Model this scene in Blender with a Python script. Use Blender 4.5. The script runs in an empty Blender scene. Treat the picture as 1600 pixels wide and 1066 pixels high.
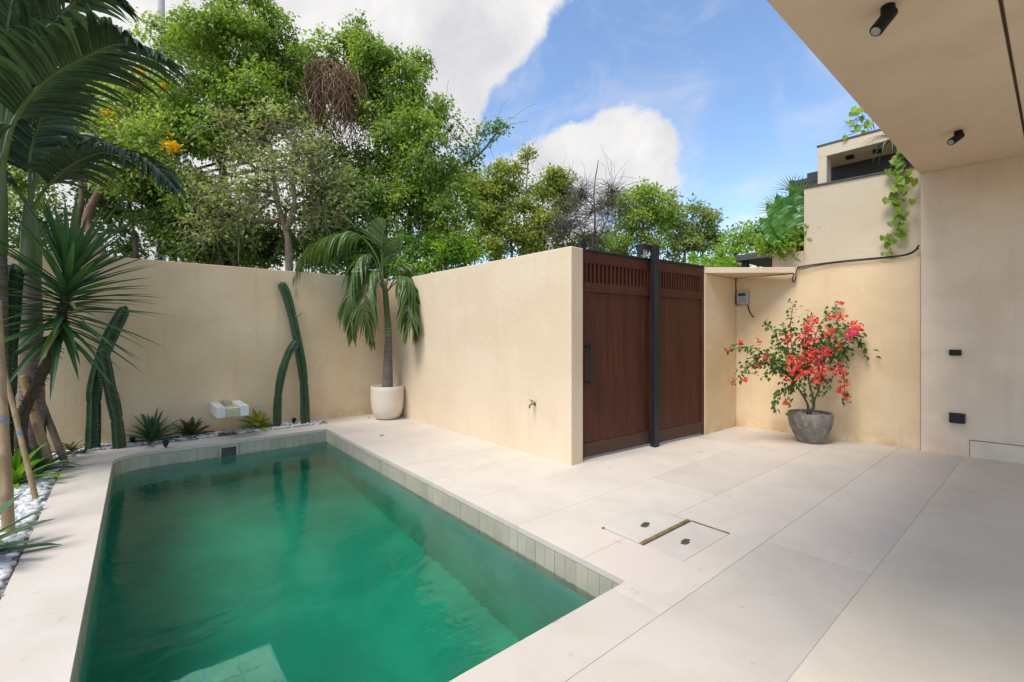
import bpy, bmesh, math, random
import numpy as np
from mathutils import Vector, Matrix
C = bpy.context.scene.collection
SC = bpy.context.scene
PI = math.pi
rnd = random.Random(7)

# ------------------------------------------------------------------ camera, sky, sun, exposure
cam_d = bpy.data.cameras.new('camera'); cam = bpy.data.objects.new('camera', cam_d); C.objects.link(cam)
cam.location = (0, 0, 1.5); cam.rotation_euler = (PI/2, 0, math.radians(-40.0))
cam_d.sensor_width = 36; cam_d.lens = 36*720/1600; cam_d.shift_y = -11/1600
cam_d.clip_start = .05; cam_d.clip_end = 3000
SC.camera = cam

SUN = Vector((-.52, -.07, .85)).normalized()
sun_d = bpy.data.lights.new('sun', 'SUN'); sun = bpy.data.objects.new('sun', sun_d); C.objects.link(sun)
sun_d.energy = 3.1; sun_d.angle = math.radians(26); sun_d.color = (1, .955, .89)
sun.location = (0, 0, 30); sun.rotation_euler = SUN.to_track_quat('Z', 'Y').to_euler()

world = bpy.data.worlds.new('World'); SC.world = world; world.use_nodes = True
def build_world():
    nt = world.node_tree; nt.nodes.clear()
    N, L = nt.nodes.new, nt.links.new
    out = N('ShaderNodeOutputWorld'); bg = N('ShaderNodeBackground'); bg.inputs[1].default_value = .15
    sky = N('ShaderNodeTexSky'); sky.sky_type = 'NISHITA'; sky.sun_disc = False
    sky.sun_elevation = math.asin(SUN.z); sky.sun_rotation = math.atan2(SUN.x, SUN.y)
    sky.air_density = 1.0; sky.dust_density = .6; sky.ozone_density = 2.2
    tc = N('ShaderNodeTexCoord')
    def math_(op, a, b=None, clamp=False):
        n = N('ShaderNodeMath'); n.operation = op; n.use_clamp = clamp
        for i, v in enumerate((a, b)):
            if v is None: continue
            if isinstance(v, (int, float)): n.inputs[i].default_value = v
            else: L(v, n.inputs[i])
        return n.outputs[0]
    def lobe(c, r, w):
        d = N('ShaderNodeVectorMath'); d.operation = 'DOT_PRODUCT'
        L(tc.outputs['Generated'], d.inputs[0]); v = Vector(c).normalized(); d.inputs[1].default_value = v
        m = N('ShaderNodeMapRange'); m.interpolation_type = 'SMOOTHSTEP'
        m.inputs['From Min'].default_value = math.cos(math.radians(r)); m.inputs['From Max'].default_value = 1
        m.inputs['To Min'].default_value = 0; m.inputs['To Max'].default_value = w
        L(d.outputs['Value'], m.inputs['Value']); return m.outputs[0]
    def noise(scale, detail, rough, dist=0., off=(0, 0, 0), sc=(1, 1, 1)):
        mp = N('ShaderNodeMapping'); mp.inputs['Location'].default_value = off; mp.inputs['Scale'].default_value = sc
        L(tc.outputs['Generated'], mp.inputs[0])
        n = N('ShaderNodeTexNoise'); n.inputs['Scale'].default_value = scale; n.inputs['Detail'].default_value = detail
        n.inputs['Roughness'].default_value = rough; n.inputs['Distortion'].default_value = dist
        L(mp.outputs[0], n.inputs['Vector']); return n.outputs['Fac']
    lobes = None
    for c, r, w in CLOUDS:
        o = lobe(c, r, w); lobes = o if lobes is None else math_('ADD', lobes, o)
    lobes = math_('MINIMUM', lobes, .62)
    n1 = noise(5.2, 12, .62, .3, (1.3, .4, .2), (1, 1, 1.25))
    dens = math_('ADD', math_('ADD', math_('MULTIPLY', n1, 1.6), math_('MULTIPLY', noise(17, 8, .6, .4, (.7, .3, 5)), .55)), lobes)
    ms = N('ShaderNodeMapRange'); ms.interpolation_type = 'SMOOTHSTEP'
    ms.inputs['From Min'].default_value = 1.04; ms.inputs['From Max'].default_value = 1.42
    L(dens, ms.inputs['Value'])
    cir = N('ShaderNodeMapRange'); cir.interpolation_type = 'SMOOTHSTEP'      # thin high cloud veils
    cir.inputs['From Min'].default_value = .45; cir.inputs['From Max'].default_value = .85
    cir.inputs['To Max'].default_value = .5
    L(noise(2.2, 6, .6, .8, (4, 2, 1), (1, 2.6, 3.4)), cir.inputs['Value'])
    mask = math_('MAXIMUM', ms.outputs[0], cir.outputs[0])
    sh = N('ShaderNodeMapRange')
    sh.inputs['From Min'].default_value = .35; sh.inputs['From Max'].default_value = .68
    L(noise(5.5, 8, .6, .4, (2.2, 7, 3.1)), sh.inputs['Value'])
    cc = N('ShaderNodeMix'); cc.data_type = 'RGBA'
    cc.inputs['A'].default_value = CLOUD_DARK; cc.inputs['B'].default_value = CLOUD_LIGHT
    L(sh.outputs[0], cc.inputs['Factor'])
    mx = N('ShaderNodeMix'); mx.data_type = 'RGBA'
    hs = N('ShaderNodeHueSaturation'); hs.inputs['Saturation'].default_value = 1.02; hs.inputs['Value'].default_value = 1.35; L(sky.outputs[0], hs.inputs['Color'])
    L(mask, mx.inputs['Factor']); L(hs.outputs[0], mx.inputs['A']); L(cc.outputs['Result'], mx.inputs['B'])
    L(mx.outputs['Result'], bg.inputs[0]); L(bg.outputs[0], out.inputs[0])
CLOUD_DARK = (3.7, 3.7, 3.9, 1); CLOUD_LIGHT = (5.1, 5.0, 4.9, 1)
CLOUDS = [((0.196,1.141,0.85), 31, .75), ((0.632,0.775,0.711), 10, .42), ((0.536,0.855,0.642), 9, .36), ((-0.081,1.373,0.378), 26, .5), ((0.111,1.212,0.142), 22, .45),
          ((0.845,0.596,0.426), 6, .50), ((0.781,0.65,0.385), 6.5, .46), ((0.717,0.704,0.35), 6.5, .42), ((0.877,0.57,0.357), 7, .42), ((0.664,0.748,0.294), 7, .36), ((0.749,0.677,0.267), 8, .34),
          ((0.566,0.83,0.472), 3.6, .40),
          ((0.866,0.579,0.656), 13, -.34), ((1.068,0.409,0.517), 13, -.34), ((0.717,0.704,0.531), 6, -.34), ((0.632,0.775,0.496), 4.5, -.30)]
build_world()
SC.view_settings.view_transform = 'Standard'; SC.view_settings.look = 'None'
SC.view_settings.gamma = 1; SC.view_settings.use_curve_mapping = False
SC.view_settings.exposure = .35
SC.cycles.use_denoising = True
SC.cycles.max_bounces = 12; SC.cycles.transparent_max_bounces = 12

# ------------------------------------------------------------------ helpers
FX, FY = math.sin(math.radians(40)), math.cos(math.radians(40))
def P(x, y, d):                                                 # surveyed point: bearing and elevation from the viewpoint, at distance d
    k = (x-800)/720; return (d*(FX+k*FY), d*(FY-k*FX), 1.5-(y-522)/720*d)
def PW(x, y, off=0.):                                           # surveyed point on the right-hand wall
    k = (x-800)/720; t = (7.985+off)/(FX+k*FY+.1067*(FY-k*FX)); return P(x, y, t)
ORG = {}                                                        # world origin of each parent object
def thing(name, label, cat, loc=(0, 0, 0), group=None):
    o = bpy.data.objects.new(name, None); C.objects.link(o); o.location = loc; o.empty_display_size = .1
    o['label'] = label; o['category'] = cat
    if group: o['group'] = group
    ORG[o.name] = Vector(loc); return o
def tag(o, label, cat=None, group=None, kind=None):
    o['label'] = label
    if cat: o['category'] = cat
    if group: o['group'] = group
    if kind: o['kind'] = kind
    return o
def link(name, me, parent=None, loc=None, kind=None):
    """me is in world coordinates relative to loc (or to the parent's origin)"""
    o = bpy.data.objects.new(name, me); C.objects.link(o)
    if parent is not None:
        o.parent = parent; ORG[o.name] = ORG[parent.name]
        if loc is not None: o.location = Vector(loc)-ORG[parent.name]; ORG[o.name] = Vector(loc)
    else:
        o.location = loc or (0, 0, 0); ORG[o.name] = Vector(loc or (0, 0, 0))
    if kind: o['kind'] = kind
    return o
def catmull(pts, n):
    P_ = [Vector(p) for p in pts]
    if len(P_) == 2: return [P_[0].lerp(P_[1], i/n) for i in range(n+1)]
    P_ = [2*P_[0]-P_[1]] + P_ + [2*P_[-1]-P_[-2]]
    m = len(P_)-3; out = []
    for i in range(n+1):
        u = i/n*m; k = min(int(u), m-1); t = u-k
        a, b, c, d = P_[k:k+4]
        out.append(.5*((2*b)+(c-a)*t+(2*a-5*b+4*c-d)*t*t+(3*b-a-3*c+d)*t**3))
    return out
def frames(pts):
    fr = []; ref = None
    for i, p in enumerate(pts):
        t = (pts[min(i+1, len(pts)-1)]-pts[max(i-1, 0)])
        t = t.normalized() if t.length > 1e-9 else Vector((0, 0, 1))
        if ref is None:
            ref = Vector((1, 0, 0)) if abs(t.x) < .8 else Vector((0, 1, 0))
        u = (ref-t*ref.dot(t)).normalized(); v = t.cross(u); ref = u
        fr.append((t, u, v))
    return fr
class MB:
    def __init__(s): s.v = []; s.f = []; s.m = []; s.t = []; s.tint = 0.; s.mi = 0
    def add(s, vs, fs):
        b = len(s.v); s.v += [tuple(x) for x in vs]
        for f in fs: s.f.append(tuple(b+i for i in f)); s.t.append(s.tint); s.m.append(s.mi)
    def box(s, lo, hi):
        (a, b, c), (d, e, f) = lo, hi
        s.add([(a,b,c),(d,b,c),(d,e,c),(a,e,c),(a,b,f),(d,b,f),(d,e,f),(a,e,f)],
              [(3,2,1,0),(4,5,6,7),(0,1,5,4),(1,2,6,5),(2,3,7,6),(3,0,4,7)])
    def obox(s, c, ax, ay, az):                                  # centre and three half-axis vectors
        c, ax, ay, az = map(Vector, (c, ax, ay, az))
        s.add([c+i*ax+j*ay+k*az for k in (-1, 1) for i, j in ((-1,-1),(1,-1),(1,1),(-1,1))],
              [(3,2,1,0),(4,5,6,7),(0,1,5,4),(1,2,6,5),(2,3,7,6),(3,0,4,7)])
    def prism(s, poly, z0, z1):
        a = sum(poly[i][0]*poly[(i+1) % len(poly)][1]-poly[(i+1) % len(poly)][0]*poly[i][1] for i in range(len(poly)))
        if a < 0: poly = poly[::-1]
        n = len(poly)
        s.add([(x, y, z0) for x, y in poly]+[(x, y, z1) for x, y in poly],
              [tuple(range(n-1, -1, -1)), tuple(range(n, 2*n))]+[(i, (i+1) % n, n+(i+1) % n, n+i) for i in range(n)])
    def tube(s, pts, rad, n=8, cap=True, ribs=0, rib=.0):
        pts = [Vector(p) for p in pts]; m = len(pts)
        if not hasattr(rad, '__len__'): rad = [rad]*m
        vs = []
        for (t, u, v), p, r in zip(frames(pts), pts, rad):
            for k in range(n):
                a = 2*PI*k/n; q = r*(1-(rib if ribs and k % 2 else 0)); vs.append(p+u*math.cos(a)*q+v*math.sin(a)*q)
        fs = [(i*n+k, i*n+(k+1) % n, (i+1)*n+(k+1) % n, (i+1)*n+k) for i in range(m-1) for k in range(n)]
        if cap: fs += [tuple(range(n-1, -1, -1)), tuple((m-1)*n+k for k in range(n))]
        s.add(vs, fs)
    def lathe(s, prof, c=(0, 0, 0), n=32, sq=None):
        vs = [(c[0]+r*math.cos(2*PI*k/n), c[1]+r*math.sin(2*PI*k/n), c[2]+z) for r, z in prof for k in range(n)]
        m = len(prof)
        fs = [(i*n+k, i*n+(k+1) % n, (i+1)*n+(k+1) % n, (i+1)*n+k) for i in range(m-1) for k in range(n)]
        fs += [tuple(range(n-1, -1, -1)), tuple((m-1)*n+k for k in range(n))]
        s.add(vs, fs)
    def strap(s, base, d, L, W, droop=.3, n=5, up=None, prof=None, fold=.18, curl=0.):
        """a strap leaf: a folded ribbon leaving base along d and bending down"""
        p = Vector(base); d = Vector(d).normalized(); h = L/n; vs = []
        up = Vector(up or (0, 0, 1))
        for i in range(n+1):
            t = i/n; w = W*(prof(t) if prof else math.sin(PI*min(1, .18+.82*t))**.6*(1-t**4)+.02)
            side = d.cross(up); side = side.normalized() if side.length > 1e-4 else Vector((1, 0, 0))
            nr = side.cross(d)
            vs += [p-side*w*.5+nr*w*fold, p, p+side*w*.5+nr*w*fold]
            p = p+d*h; d = (d+Vector((0, 0, -1))*droop/n*(1+curl*t)).normalized()
        s.add(vs, [q for i in range(n) for q in ((i*3, i*3+1, i*3+4, i*3+3), (i*3+1, i*3+2, i*3+5, i*3+4))])
    def build(s, name, mats, parent=None, loc=None, smooth=False, bevel=0., kind=None, seg=2):
        org = Vector(loc) if loc is not None else (ORG[parent.name] if parent else Vector((0, 0, 0)))
        me = bpy.data.meshes.new(name)
        me.from_pydata([(x-org.x, y-org.y, z-org.z) for x, y, z in s.v], [], s.f)
        if not isinstance(mats, (list, tuple)): mats = [mats]
        for m in mats: me.materials.append(m)
        if any(s.m): me.polygons.foreach_set('material_index', s.m)
        a = me.attributes.new('tint', 'FLOAT', 'FACE'); a.data.foreach_set('value', s.t)
        if smooth: me.polygons.foreach_set('use_smooth', [True]*len(s.f))
        me.update()
        o = link(name, me, parent, loc, kind)
        if bevel:
            b = o.modifiers.new('bevel', 'BEVEL'); b.width = bevel; b.segments = seg; b.limit_method = 'ANGLE'; b.angle_limit = .6
        return o

# ------------------------------------------------------------------ materials
def mat(name, col, rough=.7, var=None, scale=3., detail=5, bump=0., bscale=60., rand=0., metal=0., spec=.4,
        spots=None, low=None, streak=0., trowel=0., stretch=(1, 1, 1), coat=0., mid=None):
    """col = base colour; var = second colour mixed by noise; spots = (colour, scale, threshold); low = (colour, height) dirt splash"""
    m = bpy.data.materials.new(name); m.use_nodes = True; nt = m.node_tree; N, L = nt.nodes.new, nt.links.new
    bs = nt.nodes['Principled BSDF']; bs.inputs['Roughness'].default_value = rough; bs.inputs['Metallic'].default_value = metal
    bs.inputs['Specular IOR Level'].default_value = spec; bs.inputs['Coat Weight'].default_value = coat
    geo = N('ShaderNodeNewGeometry'); mp = N('ShaderNodeMapping'); mp.inputs['Scale'].default_value = stretch
    L(geo.outputs['Position'], mp.inputs[0])
    def noise(sc, det=5, ro=.55, dist=0.):
        n = N('ShaderNodeTexNoise'); n.inputs['Scale'].default_value = sc; n.inputs['Detail'].default_value = det
        n.inputs['Roughness'].default_value = ro; n.inputs['Distortion'].default_value = dist
        L(mp.outputs[0], n.inputs['Vector']); return n.outputs['Fac']
    def mixc(f, a, b):
        x = N('ShaderNodeMix'); x.data_type = 'RGBA'
        L(f, x.inputs['Factor'])
        for k, v in (('A', a), ('B', b)):
            if isinstance(v, tuple): x.inputs[k].default_value = (*v, 1)
            else: L(v, x.inputs[k])
        return x.outputs['Result']
    def rng(v, a, b, lo=0, hi=1):
        r = N('ShaderNodeMapRange'); r.interpolation_type = 'SMOOTHSTEP'
        for k, x in (('From Min', a), ('From Max', b), ('To Min', lo), ('To Max', hi)): r.inputs[k].default_value = x
        L(v, r.inputs['Value']); return r.outputs[0]
    c = None
    if var: c = mixc(rng(noise(scale, detail, .6, .4), .36, .64), col, var)
    if mid: c = mixc(rng(noise(scale*.31+.2, 3), .45, .68), c or col, mid)
    if spots: c = mixc(rng(noise(spots[1], 6, .6), spots[2], spots[2]+.1), c or col, spots[0])
    if low:
        sep = N('ShaderNodeSeparateXYZ'); L(geo.outputs['Position'], sep.inputs[0])
        a = N('ShaderNodeMath'); a.operation = 'MULTIPLY'; L(rng(sep.outputs['Z'], low[1], .0), a.inputs[0]); L(rng(noise(2.3, 7, .65), .40, .66), a.inputs[1])
        c = mixc(a.outputs[0], c or col, low[0])
    if streak:                                                     # faint rain drips below the wall tops
        m2 = N('ShaderNodeMapping'); m2.inputs['Scale'].default_value = (9, 9, .45); L(geo.outputs['Position'], m2.inputs[0])
        n = N('ShaderNodeTexNoise'); n.inputs['Scale'].default_value = 1.; n.inputs['Detail'].default_value = 6; n.inputs['Roughness'].default_value = .62; L(m2.outputs[0], n.inputs['Vector'])
        c = mixc(rng(n.outputs['Fac'], .52, .78, 0, streak), c or col, tuple(v*.55 for v in col))
    if rand:
        oi = N('ShaderNodeObjectInfo'); h = N('ShaderNodeHueSaturation')
        L(rng(oi.outputs['Random'], 0, 1, 1-rand, 1+rand), h.inputs['Value'])
        if c is None: h.inputs['Color'].default_value = (*col, 1)
        else: L(c, h.inputs['Color'])
        c = h.outputs[0]
    if c is None: bs.inputs['Base Color'].default_value = (*col, 1)
    else: L(c, bs.inputs['Base Color'])
    if bump:
        b = N('ShaderNodeBump'); b.inputs['Strength'].default_value = bump; b.inputs['Distance'].default_value = .01
        L(noise(bscale, 6, .6), b.inputs['Height']); L(b.outputs[0], bs.inputs['Normal'])
        if trowel:
            b2 = N('ShaderNodeBump'); b2.inputs['Strength'].default_value = trowel; b2.inputs['Distance'].default_value = .02
            L(noise(7, 5, .6, .8), b2.inputs['Height']); L(b2.outputs[0], b.inputs['Normal'])
    return m
def leafmat(name, a, b, trans=.35, rough=.5, old=None, gloss=.35, gain=2.0):
    """leaf: per-leaf tint attribute between two greens, some light through the blade"""
    m = bpy.data.materials.new(name); m.use_nodes = True; nt = m.node_tree; N, L = nt.nodes.new, nt.links.new
    a, b = (tuple(min(.9, v*gain) for v in q) for q in (a, b))
    bs = nt.nodes['Principled BSDF']; out = nt.nodes['Material Output']
    at = N('ShaderNodeAttribute'); at.attribute_name = 'tint'
    r = N('ShaderNodeValToRGB'); L(at.outputs['Fac'], r.inputs[0]); e = r.color_ramp.elements
    e[0].color = (*a, 1); e[0].position = 0; e[1].color = (*b, 1); e[1].position = .92
    if old: x = e.new(.97); x.color = (*old, 1)
    L(r.outputs[0], bs.inputs['Base Color']); bs.inputs['Roughness'].default_value = rough
    bs.inputs['Specular IOR Level'].default_value = gloss
    tr = N('ShaderNodeBsdfTranslucent'); h = N('ShaderNodeHueSaturation'); h.inputs['Saturation'].default_value = 1.1; h.inputs['Value'].default_value = 1.5
    h.inputs['Hue'].default_value = .48
    L(r.outputs[0], h.inputs['Color']); L(h.outputs[0], tr.inputs[0])
    mx = N('ShaderNodeMixShader'); mx.inputs[0].default_value = trans
    L(bs.outputs[0], mx.inputs[1]); L(tr.outputs[0], mx.inputs[2]); L(mx.outputs[0], out.inputs[0])
    return m
M = {}
M['wall'] = mat('cream_stucco', (.71, .535, .325), .85, (.66, .485, .285), 1.6, 6, .35, 42, low=((.54, .36, .18), .30), spots=((.75, .60, .42), 2.2, .64), mid=(.73, .565, .37), streak=.18, trowel=.22)
M['wall_pale'] = mat('pale_stucco', (.70, .56, .395), .85, (.665, .52, .355), 1.2, 6, .3, 42, spots=((.62, .48, .33), 3., .66), streak=.18, trowel=.22)
M['house'] = mat('pinkish_cement_plaster', (.73, .59, .44), .8, (.655, .515, .375), 1.7, 7, .2, 30, low=((.66, .45, .30), .40), mid=(.71, .59, .47), streak=.18, trowel=.22)
M['soffit'] = mat('soffit_plaster', (.69, .57, .42), .8, (.62, .495, .355), 1.3, 7, .15, 22, mid=(.66, .52, .385), streak=.0, trowel=.22)
M['neighbour'] = mat('neighbour_stucco', (.57, .48, .35), .85, (.53, .44, .31), 1.1, 5, .2, 40, streak=.18, trowel=.22)
M['deck'] = mat('travertine', (.575, .515, .435), .6, (.53, .47, .39), 2.0, 10, .10, 35, rand=.05, mid=(.585, .50, .425), spots=((.46, .39, .31), 9, .62))
M['terrace'] = mat('polished_cement_slab', (.64, .56, .44), .6, (.585, .51, .395), 1.7, 9, .06, 30, rand=.02, mid=(.63, .555, .445))
M['grout'] = mat('grout', (.42, .36, .30), .9)
M['coping_lip'] = M['deck']
M['tile'] = mat('green_stone_tile', (.42, .375, .275), .5, (.47, .42, .32), 5, 6, .3, 60, rand=.06, mid=(.37, .345, .25))
M['step'] = mat('pale_step_tile', (.50, .52, .40), .5, (.40, .44, .33), 4, 6, .2, 60, rand=.06)
M['basin'] = mat('pool_render', (.25, .44, .38), .6, (.34, .55, .47), 1.6, 5, .2, 12)
M['wood'] = mat('red_brown_timber', (.080, .025, .012), .5, (.055, .0155, .0075), 3, 7, .12, 30, rand=.09, stretch=(9, 9, .7), spec=.25)
M['wood_dark'] = mat('weathered_timber', (.055, .022, .013), .6, (.072, .034, .020), 5, 7, .2, 40, stretch=(2, 2, 7))
M['steel'] = mat('black_painted_steel', (.010, .011, .014), .42, spec=.35, var=(.02, .02, .024), scale=20)
M['black'] = mat('black_plastic', (.008, .008, .009), .45, spec=.25)
M['brass'] = mat('brass_trim', (.26, .19, .095), .55, (.15, .11, .06), 14, 5, .2, 50)
M['bronze'] = mat('dark_bronze', (.15, .125, .10), .5, metal=.6)
M['skirt'] = mat('pale_skirting', (.70, .58, .44), .7, (.65, .535, .40), 3)
M['lid'] = mat('lid_stone', (.575, .525, .45), .6, (.53, .475, .40), 3, 7, .1, 35)
M['white_pot'] = mat('cream_ceramic', (.70, .62, .50), .42, (.64, .555, .43), 2.5, 5, .06, 30)
M['stone_pot'] = mat('grey_cement_pot', (.25, .225, .185), .8, (.13, .12, .10), 7, 8, .5, 40, spots=((.36, .33, .28), 10, .58))
M['white_stone'] = mat('white_cement', (.74, .72, .66), .7, (.68, .65, .56), 6, 5, .15, 50)
M['spill'] = mat('lime_stained_cement', (.60, .53, .33), .7, (.50, .43, .22), 8, 5, .2, 50)
M['soil'] = mat('soil', (.06, .045, .032), .95, (.10, .08, .06), 30, 5, .6, 60)
M['pebble'] = mat('white_pebble', (.60, .595, .575), .6, (.48, .48, .47), 22, 4, .12, 80, rand=.2)
M['ground'] = mat('dry_earth', (.16, .12, .08), .95, (.09, .10, .04), .5, 8, .5, 8)
M['cactus'] = mat('cactus_skin', (.018, .050, .022), .5, (.034, .074, .028), 9, 5, .1, 50, spots=((.06, .08, .035), 14, .74))
M['spine'] = mat('cactus_spine', (.42, .36, .24), .6)
M['bark'] = mat('grey_brown_bark', (.15, .115, .085), .9, (.085, .066, .05), 9, 7, .6, 40, stretch=(1, 1, .35))
M['bark_pale'] = mat('pale_tan_bark', (.30, .225, .155), .9, (.20, .15, .105), 9, 7, .5, 40, stretch=(1, 1, .35))
M['bark_grey'] = mat('dead_grey_bark', (.16, .135, .115), .9, (.11, .09, .08), 9, 6, .4, 40)
M['bark_red'] = mat('pinkish_bark', (.27, .16, .11), .85, (.20, .12, .085), 6, 7, .4, 40)
M['palm_bark'] = mat('grey_palm_trunk', (.21, .175, .14), .8, (.13, .105, .085), 5, 6, .4, 60, stretch=(1, 1, 9), spots=((.30, .28, .25), 6, .62))
M['crownshaft'] = mat('green_crownshaft', (.10, .15, .045), .4, (.15, .19, .07), 4, 5, .05, 40, stretch=(3, 3, .6))
M['bamboo'] = mat('dry_bamboo', (.34, .235, .12), .45, (.25, .165, .08), 7, 6, .1, 40, stretch=(3, 3, .6))
M['bamboo_old'] = mat('weathered_bamboo', (.19, .13, .08), .6, (.13, .09, .055), 7, 6, .1, 40, stretch=(3, 3, .6))
M['yucca_bark'] = mat('yucca_bark', (.085, .06, .035), .9, (.05, .036, .022), 22, 6, .7, 40)
M['grey_box'] = mat('grey_plastic_box', (.40, .39, .35), .5, (.34, .33, .30), 20)
M['dark_screen'] = mat('dark_cladding', (.035, .034, .036), .6, (.05, .048, .05), 6)
M['dark_roof'] = mat('dark_grey_roof', (.075, .075, .08), .6, (.06, .06, .065), 5)
M['tape'] = mat('blue_tape', (.10, .20, .42), .5)
M['dark_slate'] = mat('dark_slate', (.10, .085, .075), .8, (.07, .06, .055), 9, 6, .4, 40)
M['chrome'] = mat('dull_metal', (.5, .48, .44), .35, metal=1.)
M['concrete'] = mat('grey_concrete', (.32, .32, .33), .85, (.26, .26, .27), 4)
M['cable'] = mat('black_cable', (.018, .017, .016), .5)
M['glass_win'] = mat('meter_window', (.03, .032, .04), .1, spec=.6)
M['dead_vine'] = mat('dead_vine', (.30, .175, .105), .9, (.20, .11, .065), 8, 5)
M['leaf_vine'] = leafmat('bright_vine_leaf', (.050, .090, .014), (.145, .215, .034), .42, old=(.26, .19, .04))
M['leaf_vine2'] = leafmat('deep_green_leaf', (.032, .078, .014), (.105, .190, .030), .42, old=(.20, .17, .04))
M['leaf_airy'] = leafmat('olive_leaf', (.062, .112, .018), (.190, .250, .048), .46, old=(.28, .22, .06))
M['leaf_grey'] = leafmat('grey_green_leaf', (.062, .098, .027), (.185, .222, .066), .42, old=(.24, .17, .09))
M['leaf_yellow'] = leafmat('yellow_green_leaf', (.065, .105, .018), (.19, .225, .042), .48, old=(.30, .18, .05))
M['leaf_dark'] = leafmat('dark_leaf', (.032, .064, .014), (.090, .14, .030), .42)
M['leaf_lime'] = leafmat('lime_leaf', (.055, .125, .010), (.16, .25, .024), .45)
M['flower_yellow'] = leafmat('yellow_blossom', (.82, .53, .012), (.88, .66, .02), .3, gain=1.0)
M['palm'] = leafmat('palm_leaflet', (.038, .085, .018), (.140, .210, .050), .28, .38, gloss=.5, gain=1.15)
M['palm_shade'] = leafmat('shaded_palm_leaflet', (.015, .038, .014), (.045, .085, .030), .22, .38, gloss=.5, gain=1.15)  # darker copy of the palm greens, left palms' shade painted into the leaf colour
M['yucca'] = leafmat('yucca_blade', (.024, .072, .022), (.065, .150, .044), .2, .4, old=(.13, .16, .035), gloss=.5, gain=1.15)
M['agave'] = leafmat('agave_blade', (.030, .075, .030), (.075, .135, .055), .12, .45, gain=1.15)
M['brom'] = leafmat('bromeliad_blade', (.030, .042, .014), (.075, .085, .026), .25, .4, old=(.10, .030, .016), gloss=.5, gain=1.15)
M['brom_y'] = leafmat('yellowish_bromeliad', (.075, .105, .018), (.17, .18, .030), .3, .4, gloss=.5)
M['vine_leaf'] = leafmat('trailing_vine_leaf', (.060, .125, .012), (.16, .235, .030), .4, gain=1.35)
M['fern'] = leafmat('bright_strap', (.05, .14, .012), (.12, .24, .025), .35, .4, gain=1.25)
M['boug'] = leafmat('bougainvillea_leaf', (.032, .085, .014), (.085, .165, .030), .35, gain=1.15)
M['bract'] = leafmat('bougainvillea_bract', (.74, .085, .065), (.86, .24, .13), .4, old=(.82, .09, .20), gloss=.1, gain=1.0)
M['ear'] = leafmat('elephant_ear', (.030, .110, .014), (.080, .20, .024), .35, .35, gloss=.5, gain=1.25)
# ------------------------------------------------------------------ ground and deck
XR = lambda y: 2.33+(y-1.70)*.019                                # right pool edge
XL = lambda y: -.20+(y-1.70)*.0158                               # left pool edge
def arc(n=9, r=.36, cx=None, cy=None, off=0.):
    cx, cy = -.112+r, 7.505-r
    return [(cx+(r+off)*math.cos(a), cy+(r+off)*math.sin(a)) for a in [PI-i*PI/2/n for i in range(n+1)]]
def outline(off=0.):
    return ([(XL(1.70)-off, 1.70-off)]+arc(off=off)+[(XR(7.48)+off, 7.48+off), (XR(1.70)+off, 1.70-off)])
WALLX = lambda y: 7.62+(3.42-y)*.1067                             # inner face of the right-hand walls

g = MB()
for a, b in (((-500,-500),(500,-5)), ((-500,8.6),(500,900)), ((-500,-5),(-2.7,8.6)), ((9.2,-5),(900,8.6)), ((4.2,3.9),(9.2,8.6))):
    g.add([(a[0],a[1],-.06),(b[0],a[1],-.06),(b[0],b[1],-.06),(a[0],b[1],-.06)], [(0,1,2,3)])
tag(g.build('ground', M['ground']), 'bare dry earth ground beyond the garden walls', kind='structure')

deck = MB()
deck.prism([(XR(1.7)+.03,1.38),(8.1,1.38),(8.1,3.75),(4.0,3.75),(4.0,8.35),(2.62,8.35),(2.62,7.90),(XR(7.48)+.03,7.95)], -.5, -.012)
deck.prism([(-2.7,.765),(8.1,.765),(8.1,1.38),(XR(1.7)+.03,1.38),(XR(1.7)+.03,1.67),(-.55,1.67),(-2.7,1.67)], -.5, -.0121)
deck.prism([(-.535,1.67),(XL(1.7)-.03,1.67),(XL(7.15)-.03,7.15)]+arc(off=.03)[1:]+[(2.47,7.51),(2.47,7.89),(-.535,7.97)], -.5, -.0122)
deck_o = tag(deck.build('pool_deck', M['grout']), 'pale travertine deck of large slabs around the green pool', kind='structure')
def slab(poly, name='paving_slab', z0=-.045, z1=0., m='deck', par=None, inset=.0022, bevel=.0018):
    c = Vector((sum(p[0] for p in poly)/len(poly), sum(p[1] for p in poly)/len(poly), 0))
    q = MB(); q.prism(poly, z0, z1)
    return q.build(name, M[m], par or deck_o, loc=(c.x, c.y, 0), bevel=bevel, seg=2)
J = .0012
def rect(x0, x1, y0, y1): return [(x0+J,y0+J),(x1-J,y0+J),(x1-J,y1-J),(x0+J,y1-J)]
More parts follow.
